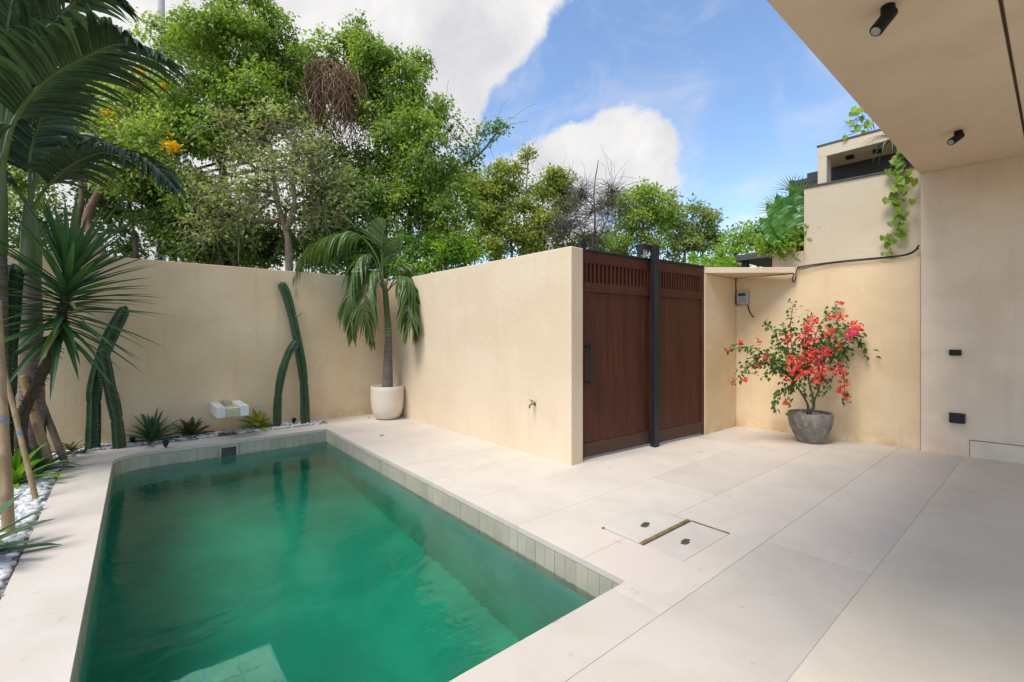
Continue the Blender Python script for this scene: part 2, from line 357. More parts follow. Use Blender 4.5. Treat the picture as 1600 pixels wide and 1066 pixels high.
# rows beside the pool (pool side follows the pool edge)
ys = [1.376, 2.06, 2.75, 3.44, 4.13, 4.82, 5.51, 6.2, 6.89, 7.48]
HX0, HX1, HY0, HY1 = 2.815, 3.485, 1.600, 2.290                   # hatch opening
for i in range(9):
    y0, y1 = ys[i]+J, ys[i+1]-J
    end = 4.95 if i % 2 == 0 else 4.2
    if i >= 3: end = 3.97
    if i == 0:
        slab([(2.20+J,y0),(end-J,y0),(end-J,y1),(HX1,y1),(HX1,HY0),(HX0,HY0),(HX0,y1),(XR(y1),y1),(XR(1.70),1.70),(2.20+J,1.70)])
    elif i == 1:
        slab([(XR(y0),y0),(HX0,y0),(HX0,HY1),(HX1,HY1),(HX1,y0),(end-J,y0),(end-J,y1),(XR(y1),y1)])
    else:
        slab([(XR(y0),y0),(end-J,y0),(end-J,y1),(XR(y1),y1)])
    if i < 3:
        xs = [end, 6.35 if i % 2 == 0 else 5.6, 8.0 if i % 2 == 0 else 6.95, 8.0]
        for a, b in zip(xs, xs[1:]):
            if b > a: slab(rect(a, b, ys[i], ys[i+1]))
slab(rect(3.97, 5.6, 3.44, 3.75)); slab(rect(5.6, 6.95, 3.44, 3.75)); slab(rect(6.95, 8.0, 3.44, 3.75))
xs = [-2.65, -1.6, -.54, .8, 2.20, 3.57, 4.95, 6.33, 8.05]
for a, b in zip(xs, xs[1:]): slab(rect(a, b, .7608, 1.376))
for a, b in ((-.54, .8), (.8, 2.20)): slab([(a+J,1.376+J),(b-J,1.376+J),(b-J,1.70),(a+J,1.70)])
slab(rect(-1.6, -.54, 1.376, 1.70)); slab(rect(-2.65, -1.6, 1.376, 1.70))
for a, b in ((1.70, 3.55), (3.55, 5.4), (5.4, 7.10)): slab([(-.54,a+J*.4),(XL(a),a+J*.4),(XL(b),b-J*.4),(-.54,b-J*.4)])
slab([(-.54,7.10+J*.4),(XL(7.10),7.10+J*.4)]+arc()+[(1.1-J*.4,7.493),(1.1-J*.4,7.945),(-.54,7.98)])
slab([(1.1+J*.4,7.493),(XR(7.48),7.48),(2.62-J,7.48+J),(2.62-J,7.905),(1.1+J*.4,7.945)])
slab(rect(2.62, 3.97, 7.48, 8.34))

# hatch: two stone lids with a brass bar between them
hp = MB(); hp.prism([(HX0-.01,HY0-.01),(HX1+.01,HY0-.01),(HX1+.01,HY1+.01),(HX0-.01,HY1+.01)], -.5, -.03)
hatch = thing('access_hatch', 'two-lid stone access hatch with brown dividing bar set in the deck beside the pool', 'hatch', (3.15, 1.95, 0))
hp.build('frame', M['soil'], hatch)
b = MB(); b.obox((HX0+.325,2.105,-.006), (.313,.0,.0), (0,.158,.010), (0,0,.018)); l1 = b.build('lid', M['lid'], hatch, bevel=.003)
b = MB(); b.box((HX0+.007,HY0+.006,-.028), (HX1-.009,1.908,-.003)); l2 = b.build('lid', M['lid'], hatch, bevel=.003)
b = MB(); b.box((HX0-.004,1.914,-.03), (HX1-.012,1.940,.010)); b.build('dividing_bar', M['brass'], hatch, bevel=.003)
b = MB(); b.box((HX0+.002,2.270,-.028), (HX1-.004,2.288,-.010)); b.build('edge_strip', M['bronze'], hatch)
b = MB(); b.box((HX1-.004,HY0+.003,-.028), (HX1+.006,1.915,.001)); b.build('edge_strip', M['brass'], hatch)
for l, (hx, hy, hz) in ((l1, (3.105,2.085,.012)), (l2, (3.10,1.745,-.002))):
    b = MB()
    for k in range(3): b.lathe([(.001,0),(.020+.010*(k == 1),0),(.018+.008*(k == 1),.004),(.001,.006)], (hx+.028*(k-1), hy+.010*(k-1), hz), 12)
    b.box((hx-.052,hy-.010,hz),(hx+.052,hy+.010,hz+.004)); b.build('pull_ring', M['bronze'], l)

# terrace floor under the roof
tb = MB(); tb.box((-2.7,-4.9,-.5), (9.1,.755,-.008))
terr = tag(tb.build('terrace_floor', M['grout']), 'grey polished cement terrace floor under the house roof', kind='structure')
xs = [-2.65, -1.6, -.54, .94, 2.42, 3.90, 5.40, 6.88, 8.8]
for k, (y0, y1) in enumerate(((-.73, .7618), (-2.2, -.73), (-3.7, -2.2))):
    for a, b_ in zip(xs, xs[1:]): slab(rect(a, b_, y0, y1), 'floor_slab', -.045, .0012, 'terrace', terr)

# ------------------------------------------------------------------ pool
pb = MB(); ol = outline(.010); n = len(ol)
pb.add([(x,y,-.046) for x, y in ol]+[(x,y,-1.5) for x, y in ol], [(i,n+i,n+(i+1) % n,(i+1) % n) for i in range(n)]+[tuple(range(2*n-1,n-1,-1))])
pool = tag(pb.build('pool_basin', M['basin']), 'sunken rectangular pool basin lined in green stone with one rounded corner', kind='structure')
protos = {}
def place_tile(p, nx, ny, w, h=.25, z=-.05):
    """one waterline tile: centre of its face at p, facing (nx, ny)"""
    key = (round(w, 3), h)
    if key not in protos:
        q = MB(); q.box((-w/2+.0014,0,-h),(w/2-.0014,.012,0)); me = bpy.data.meshes.new('tile')
        me.from_pydata(q.v, [], q.f); me.materials.append(M['tile']); protos[key] = me
    o = link('tile', protos[key], pool); o.location = (p[0]-nx*.012+rnd.uniform(-.0012,.0012)*nx, p[1]-ny*.012+rnd.uniform(-.0012,.0012)*ny, z)
    o.rotation_euler = (0, 0, math.atan2(ny, nx)-PI/2); return o
k = 56; w = (7.48-1.70)/k
for i in range(k):
    y = 1.70+w*(i+.5); place_tile((XR(y), y), -1, .019, w)
far0, far1 = arc()[-1], (XR(7.48), 7.48); k = 22; L_ = math.dist(far0, far1); w = L_/k
SKIM = (1.02, 1.20)                                                # skimmer mouth
for i in range(k):
    t = (i+.5)/k; x, y = far0[0]+(far1[0]-far0[0])*t, far0[1]+(far1[1]-far0[1])*t
    if not SKIM[0]-.04 < x < SKIM[1]+.04: place_tile((x, y), -.011, -1, w)
ar = arc(n=5)
for a, b_ in zip(ar, ar[1:]):
    mx_, my_ = (a[0]+b_[0])/2, (a[1]+b_[1])/2; d = Vector((-.112+.36-mx_, 7.505-.36-my_)).normalized()
    place_tile((mx_, my_), d.x, d.y, math.dist(a, b_))
k = 40; w = (7.145-1.70)/k
for i in range(k):
    y = 1.70+w*(i+.5); place_tile((XL(y), y), 1, -.0158, w)
k = 18; w = 2.53/k
for i in range(k): place_tile((XL(1.7)+w*(i+.5), 1.70), 0, 1, w)
# skimmer mouth in the far wall
sk = MB(); yk = 7.497
sk.box((SKIM[0]-.03,yk-.016,-.085),(SKIM[1]+.03,yk+.01,-.058)); sk.box((SKIM[0]-.03,yk-.016,-.235),(SKIM[1]+.03,yk+.01,-.212))
sk.box((SKIM[0]-.03,yk-.016,-.212),(SKIM[0],yk+.01,-.085)); sk.box((SKIM[1],yk-.016,-.212),(SKIM[1]+.03,yk+.01,-.085))
sk.box((SKIM[0]-.12,yk+.004,-.30),(SKIM[1]+.12,yk+.0095,-.05)); skim = sk.build('skimmer_frame', M['tile'], pool, bevel=.002)
sk = MB(); sk.box((SKIM[0],yk-.003,-.212),(SKIM[1],yk+.003,-.085)); sk.build('skimmer_mouth', M['dark_slate'], skim)
# steps and bench under water at the near left corner
st = MB(); st.prism([(XL(1.7),1.70),(.352,1.70),(.352,2.93),(XL(2.93),2.93)], -1.5, -.46)
st.prism([(XL(1.7),1.7001),(.70,1.7001),(.70,3.22),(XL(3.22),3.22),(XL(3.2),2.931),(.353,2.931),(.353,1.7001)], -1.5, -.70)
stp = st.build('step', M['basin'], pool)
for lev, x1, y1, yb, xb in ((-.455, .36, 2.94, 0, -9), (-.695, .71, 3.22, 2.93, .34)):
    for i in range(6):
        for j in range(9):
            x0, y0 = -.17+i*.172+(.0 if j % 2 else .0), 1.71+j*.166
            if x0+.168 > x1 or y0+.162 > y1 or (y0 < yb and x0 < xb): continue
            q = MB(); q.box((x0+.003,y0+.003,lev-.02),(x0+.168,y0+.162,lev+rnd.uniform(-.002,.002))); q.build('step_tile', M['step'], stp, loc=(x0, y0, lev))
# water: a closed body with absorbing, slightly milky volume
wm = MB(); wm.prism(outline(.035), -1.56, -.205)
wmat = bpy.data.materials.new('pool_water'); wmat.use_nodes = True
def water_mat():
    nt = wmat.node_tree; nt.nodes.clear(); N, L = nt.nodes.new, nt.links.new
    out = N('ShaderNodeOutputMaterial'); gl = N('ShaderNodeBsdfGlass'); gl.inputs['IOR'].default_value = 1.33; gl.inputs['Roughness'].default_value = .0
    geo = N('ShaderNodeNewGeometry'); mp = N('ShaderNodeMapping'); mp.inputs['Scale'].default_value = (1, 1.7, 1); L(geo.outputs['Position'], mp.inputs[0])
    n1 = N('ShaderNodeTexNoise'); n1.inputs['Scale'].default_value = 3.2; n1.inputs['Detail'].default_value = 3; n1.inputs['Distortion'].default_value = .7
    n2 = N('ShaderNodeTexNoise'); n2.inputs['Scale'].default_value = 17; n2.inputs['Detail'].default_value = 2; n2.inputs['Distortion'].default_value = .5
    L(mp.outputs[0], n1.inputs['Vector']); L(mp.outputs[0], n2.inputs['Vector'])
    a = N('ShaderNodeMath'); a.operation = 'MULTIPLY_ADD'; a.inputs[1].default_value = .18; L(n2.outputs['Fac'], a.inputs[0]); L(n1.outputs['Fac'], a.inputs[2])
    b = N('ShaderNodeBump'); b.inputs['Strength'].default_value = .17; b.inputs['Distance'].default_value = .04; L(a.outputs[0], b.inputs['Height']); L(b.outputs[0], gl.inputs['Normal'])
    va = N('ShaderNodeVolumeAbsorption'); va.inputs['Color'].default_value = (.05, .83, .705, 1); va.inputs['Density'].default_value = 1.0
    pass
    L(gl.outputs[0], out.inputs['Surface']); L(va.outputs[0], out.inputs['Volume'])
water_mat()
tag(wm.build('pool_water', wmat), 'still green pool water reflecting trees and clouds', kind='structure')

# ------------------------------------------------------------------ walls
def prism_thing(name, label, cat, poly, z0, z1, m, bevel=.008, group=None):
    q = MB(); q.prism(poly, z0, z1); c = (sum(p[0] for p in poly)/len(poly), sum(p[1] for p in poly)/len(poly), z0)
    return tag(q.build(name, M[m], loc=c, bevel=bevel), label, cat, group)
prism_thing('garden_wall', 'cream stucco back garden wall behind the gravel strip and cacti', 'wall', [(-2.75,8.305),(3.835,8.305),(3.835,8.50),(-2.75,8.50)], -.3, 2.555, 'wall')
ew = prism_thing('entry_wall', 'cream stucco wall with a small tap, running beside the pool to the timber gate', 'wall', [(3.885,3.58),(3.838,8.5),(4.05,8.5),(4.105,3.597)], -.3, 2.503, 'wall_pale', .010)
prism_thing('gate_side_wall', 'short cream wall facing the deck, right of the timber gate under the small canopy', 'wall', [(6.600,3.400),(7.617,3.40),(7.617,3.60),(6.600,3.60)], -.3, 2.40, 'wall')
prism_thing('planter_wall', 'cream stucco wall behind the potted bougainvillea', 'wall', [(WALLX(3.6),3.6),(WALLX(1.165),1.165),(WALLX(1.165)+.25,1.165),(WALLX(3.6)+.25,3.6)], -.3, 2.50, 'wall')
prism_thing('corner_canopy', 'thin triangular concrete canopy slab over the corner right of the gate', 'canopy', [(6.592,3.42),(7.602,2.53),(7.612,3.44),(6.592,3.44)], 2.405, 2.49, 'wall_pale', .006)

# ------------------------------------------------------------------ house: wall, roof slab with soffit
house = thing('house', 'cream plastered house corner with deep flat roof over the terrace', 'house', (7.9, 0, 0))
hw = MB(); xo = -.03
hw.prism([(WALLX(1.158)+xo,1.158),(WALLX(.72)+xo,.72),(WALLX(.72)+.4,.72),(WALLX(1.158)+.4,1.158)], -.3, .212)
hw.prism([(WALLX(1.158)+xo,1.158),(WALLX(-2.4)+xo,-2.4),(WALLX(-2.4)+.4,-2.4),(WALLX(1.158)+.4,1.158)], .212, 3.5601)
hw.build('wall', M['house'], house)
q = MB(); q.prism([(WALLX(.715)+xo-.004,.715),(WALLX(-2.4)+xo-.004,-2.4),(WALLX(-2.4)+.3,-2.4),(WALLX(.715)+.3,.715)], -.3, .203); q.build('skirting', M['skirt'], house, bevel=.004)
q = MB(); q.prism([(.6,.252),(9.0,.252),(9.0,1.172),(.6,1.172)], 3.562, 3.66); q.build('soffit_panel', M['soffit'], house, bevel=.004)
q = MB(); q.prism([(.6,-2.4),(9.0,-2.4),(9.0,.232),(.6,.232)], 3.562, 3.66); q.build('soffit_panel', M['soffit'], house, bevel=.004)
q = MB(); q.prism([(.6,-2.4),(9.0,-2.4),(9.0,1.171),(.6,1.171)], 3.661, 3.95); q.build('roof_slab', M['soffit'], house, bevel=.006)

# soffit spotlights
def spotlight(loc, aim, label, s=1.):
    t = thing('ceiling_spotlight', label, 'spotlight', loc, 'black spotlights on the soffit')
    p = Vector(loc); q = MB(); q.lathe([(.028*s,0),(.030*s,-.004),(.030*s,-.052*s),(.026*s,-.056*s)], loc, 24); q.build('mount', M['black'], t, bevel=.002)
    a = Vector(aim).normalized(); c = p+Vector((0,0,-.05*s)); q = MB()
    q.tube([c-a*.03*s, c-a*.028*s, c+a*.10*s, c+a*.104*s], [.022*s,.031*s,.031*s,.028*s], 24); hd = q.build('lamp_head', M['black'], t, smooth=False)
    q = MB(); q.tube([c+a*.1041*s, c+a*.1055*s], [.022*s,.022*s], 20); q.build('lens', M['grey_box'], hd)
spotlight((3.67,.70,3.56), (-.50,.35,-.75), 'black tilting spotlight near the open edge of the soffit, the larger in view', 1.25)
spotlight((6.48,.67,3.56), (-.75,.40,-.55), 'black tilting spotlight on the soffit close to the house wall', 1.15)

# wall lights on the house wall
def wall_box(loc, w, h, d, label, group, shape):
    q = MB(); x, y, z = loc; sk_ = .1067
    t = thing('outdoor_fitting', label, 'wall fitting', loc, group)
    q.box((x-.010,y-w*.42,z-h*.42),(x+.004,y+w*.42,z+h*.42)); q.build('back_plate', M['black'], t)
    q = MB(); q.add([(x-.008,y-w/2,z-h/2),(x-.008,y+w/2,z-h/2),(x-.008,y+w/2,z+h/2),(x-.008,y-w/2,z+h/2),
                     (x-d,y-w*.44,z-h*.46),(x-d,y+w*.44,z-h*.46),(x-d*shape,y+w*.44,z+h*.44),(x-d*shape,y-w*.44,z+h*.44)],
                    [(0,1,2,3),(7,6,5,4),(4,5,1,0),(5,6,2,1),(6,7,3,2),(7,4,0,3)]); q.build('cover', M['black'], t, bevel=.006)
wall_box((7.865,0.84,1.27), .115, .075, .055, 'upper small black box fitting on the house wall', 'black fittings on the house wall', 1.)
wall_box((7.867,0.823,0.465), .150, .125, .085, 'lower larger black socket cover above the floor on the house wall', 'black fittings on the house wall', .72)

# tap on the entry wall
tp = (3.868,4.18,0.639); t = thing('garden_tap', 'small brass tap on the pool side of the entry wall', 'tap', tp)
q = MB(); p = Vector(tp); q.lathe([(.022,0),(.022,.004)], (0,0,0), 16); q.v = [(p.x+.004-z, p.y+x, p.z+y) for x, y, z in q.v]; q.build('flange', M['bronze'], t)
q = MB(); q.tube([p, p+Vector((-.05,0,0)), p+Vector((-.075,0,-.012)), p+Vector((-.082,0,-.05))], [.011,.011,.012,.010], 10); q.build('spout', M['brass'], t)
q = MB(); q.tube([p+Vector((-.045,0,0)), p+Vector((-.045,0,.04))], .007, 8); q.obox(p+Vector((-.045,0,.044)), (.006,0,0), (0,.034,.006), (0,0,.005)); q.build('handle', M['brass'], t)

# ------------------------------------------------------------------ timber gate
G0 = Vector((4.118,3.620)); G1 = Vector((6.598,3.425)); GD = (G1-G0).normalized(); GN = Vector((GD.y, -GD.x))    # GN points to the deck
def gbox(q, s0, s1, o0, o1, z0, z1):
    c = G0+GD*(s0+s1)/2+GN*(o0+o1)/2
    q.obox((c.x,c.y,(z0+z1)/2), (GD.x*(s1-s0)/2,GD.y*(s1-s0)/2,0), (GN.x*(o1-o0)/2,GN.y*(o1-o0)/2,0), (0,0,(z1-z0)/2))
def gpart(name, m, par, s0, s1, o0, o1, z0, z1, bevel=.003):
    q = MB(); gbox(q, s0, s1, o0, o1, z0, z1); c = G0+GD*(s0+s1)/2+GN*(o0+o1)/2
    return q.build(name, M[m], par, loc=(c.x,c.y,z0), bevel=bevel, seg=1)
def leaf(s0, s1, off, label, cat, name, nslat, nboard, zt):
    c = G0+GD*(s0+s1)/2; t = thing(name, label, cat, (c.x,c.y,0), 'dark timber gate leaves')
    sw = .055
    gpart('stile', 'wood', t, s0, s0+sw, off, off+.05, .025, zt-.03); gpart('stile', 'wood', t, s1-sw, s1, off, off+.05, .025, zt-.03)
    a, b = s0+sw+.001, s1-sw-.001
    gpart('top_rail', 'wood', t, a, b, off+.001, off+.049, zt-.165, zt-.031)
    gpart('top_track', 'steel', t, s0, s1, off-.005, off+.057, zt-.029, zt)
    gpart('middle_rail', 'wood', t, a, b, off+.001, off+.049, 2.005, 2.12)
    gpart('bottom_rail', 'wood_dark', t, a, b, off+.001, off+.047, .03, .195)
    gpart('backing_panel', 'dark_screen', t, a, b, off+.002, off+.012, 2.121, zt-.166, 0)
    step = (b-a)/nslat
    for i in range(nslat):
        gpart('slat', 'wood', t, a+step*(i+.26), a+step*(i+.74), off+.016, off+.046, 2.121, zt-.166, .001)
    step = (b-a)/nboard
    for i in range(nboard):
        gpart('board', 'wood', t, a+step*i+.0008, a+step*(i+1)-.0008, off+.006, off+.034+rnd.uniform(-.001,.001), .196, 2.004, .0025)
    return t
gl = leaf(.006, 1.335, -.075, 'left sliding gate leaf of red brown timber with black pull handle', 'gate', 'timber_gate', 17, 9, 2.515)
gr = leaf(1.375, 2.478, -.035, 'right fixed gate leaf of red brown timber without handle', 'gate', 'timber_gate', 17, 8, 2.515)
hd = MB(); hs = .085
gbox(hd, hs-.018, hs+.018, .035, .066, .90, 1.39); h_o = hd.build('handle', M['steel'], gl, bevel=.004)
for z in (.93, 1.35): q = MB(); gbox(q, hs-.012, hs+.012, -.026, .036, z-.014, z+.014); q.build('handle_standoff', M['steel'], h_o)
q = MB(); c = G0+GD*.045+GN*(-.05); q.obox((c.x,c.y,2.555), (GD.x*.04,GD.y*.04,0), (GN.x*.03,GN.y*.03,0), (0,0,.042)); q.tube([(c.x-GN.x*.035,c.y-GN.y*.035,2.592),(c.x+GN.x*.035,c.y+GN.y*.035,2.592)], .043, 16); q.build('end_stop', M['steel'], gl, bevel=.003)
c = G0+GD*1.29; post = thing('gate_post', 'tall black steel post with roller guide between the two gate leaves', 'post', (c.x,c.y,0))
q = MB(); gbox(q, 1.243, 1.333, .0, .080, 0, 2.68); q.build('post', M['steel'], post, bevel=.004)
q = MB(); gbox(q, 1.08, 1.333, -.105, -.085, 2.615, 2.68); gbox(q, 1.08, 1.333, -.085, .0, 2.655, 2.681); gbox(q, 1.08, 1.231, .0, .02, 2.615, 2.681); gbox(q, 1.08, 1.10, -.085, .0, 2.54, 2.655); br = q.build('guide_bracket', M['steel'], post)
for i in range(3):
    s = 1.125+i*.045; c = G0+GD*s+GN*(-.045); q = MB(); q.tube([(c.x,c.y,2.53),(c.x,c.y,2.65)], .013, 10); q.build('roller', M['white_stone'], br)

# ------------------------------------------------------------------ neighbour's building over the wall
nb = thing('neighbouring_building', 'cream upper storey of the neighbouring building with framed open terrace', 'building', (8.0,1.5,0))
q = MB(); f_ = lambda y, o: (WALLX(y)+o, y)
q.prism([f_(2.475,.06), f_(1.0,.06), f_(1.0,.30), f_(2.475,.30)], -.3, 3.68); q.build('wall', M['neighbour'], nb, bevel=.006)
q = MB(); q.prism([f_(2.90,.06), f_(2.476,.06), f_(2.476,.30), f_(2.90,.30)], -.3, 2.745); q.build('planter_parapet', M['neighbour'], nb, bevel=.006)
q = MB(); q.prism([f_(2.475,.04), f_(1.0,.04), f_(1.0,.32), f_(2.475,.32)], 3.6802, 3.70); q.build('coping', M['dark_slate'], nb)
q = MB(); q.box((8.3,2.33,3.2),(8.52,2.45,4.25)); q.box((8.3,-2.0,4.2502),(10.4,2.45,4.42)); q.build('terrace_frame', M['neighbour'], nb, bevel=.005)
q = MB(); q.box((8.29,-2.0,4.421),(10.41,2.46,4.445)); q.build('roof_edge', M['dark_slate'], nb)
q = MB(); q.box((8.1,-2.0,2.9),(10.4,2.9,3.1)); q.build('terrace_slab', M['neighbour'], nb)
q = MB(); q.box((8.95,-2.0,3.101),(9.1,2.80,4.25)); q.build('rear_wall', M['dark_screen'], nb)
for x, y in ((8.52,2.05), (8.55,1.72)):
    q = MB(); q.box((x,y,4.205),(x+.09,y+.09,4.2498)); q.build('ceiling_lamp', M['black'], nb)
for i in range(9):
    q = MB(); q.box((8.62,2.47+i*.0,3.32+i*.085),(8.66,2.95,3.395+i*.085)); q.build('screen_board', M['dark_screen'], nb)
q = MB(); q.box((8.60,2.90,3.1),(8.68,2.96,4.09)); q.build('screen_post', M['dark_screen'], nb)
q = MB(); q.box((8.58,2.4701,3.101),(8.61,2.90,3.32)); q.build('screen_kerb', M['dark_screen'], nb)
dr = thing('carport_roof', "dark grey flat carport roof behind the planter of the neighbouring building", 'roof', (9.2,3.6,2.9))
q = MB(); q.box((9.05,3.0,2.91),(11.5,4.05,3.02)); q.build('roof_deck', M['dark_roof'], dr, bevel=.004)
q = MB(); q.box((9.2,3.9,-.06),(9.3,4.0,2.909)); q.build('post', M['dark_screen'], dr)
q = MB(); q.box((9.4,3.0,2.1),(11.4,3.1,2.909)); q.build('fascia', M['dark_screen'], dr)

# ------------------------------------------------------------------ electricity meter and cables
bx = (7.635,3.279,2.077); t = thing('electricity_meter', 'grey electricity meter box on the wall under the corner canopy', 'meter box', bx)
x, y, z = bx
def wb(q, y0, y1, z0, z1, d0, d1):
    q.add([(WALLX(yy)-d, yy, zz) for d in (d0, d1) for yy, zz in ((y0,z0),(y1,z0),(y1,z1),(y0,z1))], [(0,1,2,3),(7,6,5,4),(4,5,1,0),(5,6,2,1),(6,7,3,2),(7,4,0,3)])
q = MB(); wb(q, y-.085, y+.085, z-.105, z+.10, -.002, .075); q.build('case', M['grey_box'], t, bevel=.008)
q = MB(); wb(q, y-.05, y+.06, z+.03, z+.075, .0745, .079); wi = q.build('window', M['glass_win'], t)
q = MB(); wb(q, y-.06, y+.055, z-.075, z-.02, .0745, .092); q.build('terminal_cover', M['concrete'], t, bevel=.004)
q = MB(); wb(q, y-.012, y+.012, z-.002, z+.018, .0745, .084); q.build('seal', M['brass'], t)
def wcable(label, pts, r, n=40):
    q = MB(); q.tube(catmull(pts, n), r, 7); return tag(q.build('cable', M['cable'], loc=pts[0]), label, 'cable')
wcable('thick black cable sagging along the top of the wall to the house corner', [(7.839,1.178,2.647),(7.835,1.215,2.586),(7.825,1.309,2.539),(7.809,1.505,2.529),(7.787,1.744,2.53),(7.756,2.033,2.527),(7.723,2.341,2.514),(7.685,2.53,2.494)], .011)
wcable('thin black cable running beside the thicker one along the wall top', [(7.815,1.174,2.602),(7.809,1.274,2.533),(7.793,1.468,2.514),(7.762,1.811,2.51),(7.722,2.18,2.504),(7.666,2.524,2.472)], .006)
wcable('looped cable end hanging below the canopy tip', [(7.667,2.516,2.5),(7.664,2.54,2.426),(7.663,2.549,2.322),(7.66,2.574,2.276),(7.659,2.59,2.325),(7.66,2.574,2.4),(7.652,2.702,2.403),(7.638,2.97,2.408),(7.608,3.248,2.417)], .008, 60)
wcable('black cable dropping from the canopy into the meter box', [(7.604,3.246,2.417),(7.595,3.373,2.413),(7.592,3.397,2.373),(7.597,3.4,2.197),(7.597,3.4,2.02),(7.595,3.373,1.977),(7.597,3.313,1.974)], .012)
wcable('loose cable hanging out below the meter box', [(7.592,3.211,1.979),(7.594,3.193,1.887),(7.598,3.155,1.804),(7.593,3.114,1.762)], .010)
# ------------------------------------------------------------------ foliage helpers
def nrmz(a): return a/np.maximum(np.linalg.norm(a, axis=-1, keepdims=True), 1e-9)
def leaves(name, P, D, Nn, Ln, W, T, m, parent=None, hi=False, kind=None, loc=None, fold=.16, bend=.0):
    """many leaf blades in one mesh: P base points, D blade directions, Nn face normals"""
    n = len(P); D = nrmz(D); S = nrmz(np.cross(D, Nn)); U = np.cross(S, D); Ln = Ln[:, None]; W = W[:, None]
    org = np.array(loc if loc is not None else (ORG[parent.name] if parent else (0, 0, 0)))
    if hi:
        rows = [P]
        for t, w in ((.22,.40),(.5,.5),(.8,.26)):
            c = P+D*Ln*t-np.array([0,0,1.])*Ln*bend*t*t
            rows += [c-S*W*w+U*W*fold*w*2, c, c+S*W*w+U*W*fold*w*2]
        rows.append(P+D*Ln-np.array([0,0,1.])*Ln*bend); k = 11
        fs = [(0,2,1),(0,3,2),(1,2,5),(1,5,4),(2,3,6),(2,6,5),(4,5,8),(4,8,7),(5,6,9),(5,9,8),(7,8,10),(8,9,10)]
    else:
        c = P+D*Ln*.42; rows = [P, c-S*W*.5+U*W*fold, P+D*Ln, c+S*W*.5+U*W*fold]; k = 4; fs = [(0,2,1),(0,3,2)]
    V = (np.stack(rows, 1)-org).reshape(-1, 3)
    F = (np.arange(n)[:, None, None]*k+np.array(fs)[None]).reshape(-1)
    nf = n*len(fs); me = bpy.data.meshes.new(name)
    me.vertices.add(len(V)); me.vertices.foreach_set('co', V.astype(np.float32).ravel())
    me.loops.add(nf*3); me.loops.foreach_set('vertex_index', F.astype(np.int32))
    me.polygons.add(nf); me.polygons.foreach_set('loop_start', np.arange(0, nf*3, 3, dtype=np.int32))
    me.update(calc_edges=True)
    a = me.attributes.new('tint', 'FLOAT', 'FACE'); a.data.foreach_set('value', np.repeat(T, len(fs)).astype(np.float32))
    me.materials.append(m)
    return link(name, me, parent, loc, kind)
def rdir(R, n):
    v = R.normal(size=(n, 3)); return nrmz(v)
def crown_points(R, lobes, dens, k, spread, fill, sub=9, subr=.42):
    """clump centres over bumpy lobes, then k leaves about each clump; returns leaf points, outward normals, clump tint"""
    Ps, Ns, Ts, subs = [], [], [], []
    for lo in lobes:
        c = np.array(lo[:3]); r = lo[3]; f = lo[4] if len(lo) > 4 else 1.
        sd = rdir(R, sub); sc = c+sd*r*R.uniform(.45, .8, (sub, 1))*np.array([1,1,.95]); sr = r*subr*R.uniform(.7, 1.3, sub)
        for j in range(sub):
            subs.append((c, sc[j]))
            ns = max(2, int(dens*f*4*PI*sr[j]**2*.55)); d = rdir(R, ns); d[:, 2] = np.where(R.uniform(size=ns) < .75, np.abs(d[:, 2]), d[:, 2])
            d = nrmz(d+sd[j]*.55); ctr = sc[j]+d*sr[j]*R.uniform(.72, 1.08, (ns, 1)); tb = R.normal(.50, .20)
            Ps.append(ctr); Ns.append(d); Ts.append(np.full(ns, tb)+R.normal(0, .10, ns))
        nf = int(dens*f*fill*4*PI*r**2); d = rdir(R, nf); Ps.append(c+d*r*R.uniform(0, .75, (nf, 1))); Ns.append(d); Ts.append(R.normal(.3, .12, nf))
    Pc, Nc, Tc = np.concatenate(Ps), np.concatenate(Ns), np.concatenate(Ts)
    i = np.repeat(np.arange(len(Pc)), k); n = len(i)
    P = Pc[i]+R.normal(size=(n, 3))*spread*np.array([1,1,.7]); return P, Nc[i], Tc[i]+R.normal(0, .12, n), subs
def leafset(R, name, P, Nn, T, size, m, parent, hang=.5, aspect=.6, hi=False, kind='stuff', up=.55):
    n = len(P); out = Nn+R.normal(size=(n, 3))*.55+np.array([0, 0, up]); D = R.normal(size=(n, 3))*.6+Nn*.5+np.array([0, 0, -hang])
    L_ = size*R.uniform(.65, 1.35, n); old = R.uniform(size=n) < .012
    T = np.where(old, .985, np.clip(T, 0, .93))
    return leaves(name, P, D, out, L_, L_*aspect*R.uniform(.8, 1.2, n), T, m, parent, hi, kind)
def limb(q, a, b, r0, r1, sag=.12, n=7, R=None, sides=6):
    a, b = Vector(a), Vector(b); d = b-a; m = a.lerp(b, .5)+Vector((R.normal()*.12, R.normal()*.12, sag))*d.length
    pts = catmull([a, m, b], n); q.tube(pts, [r0+(r1-r0)*i/n for i in range(n+1)], sides)
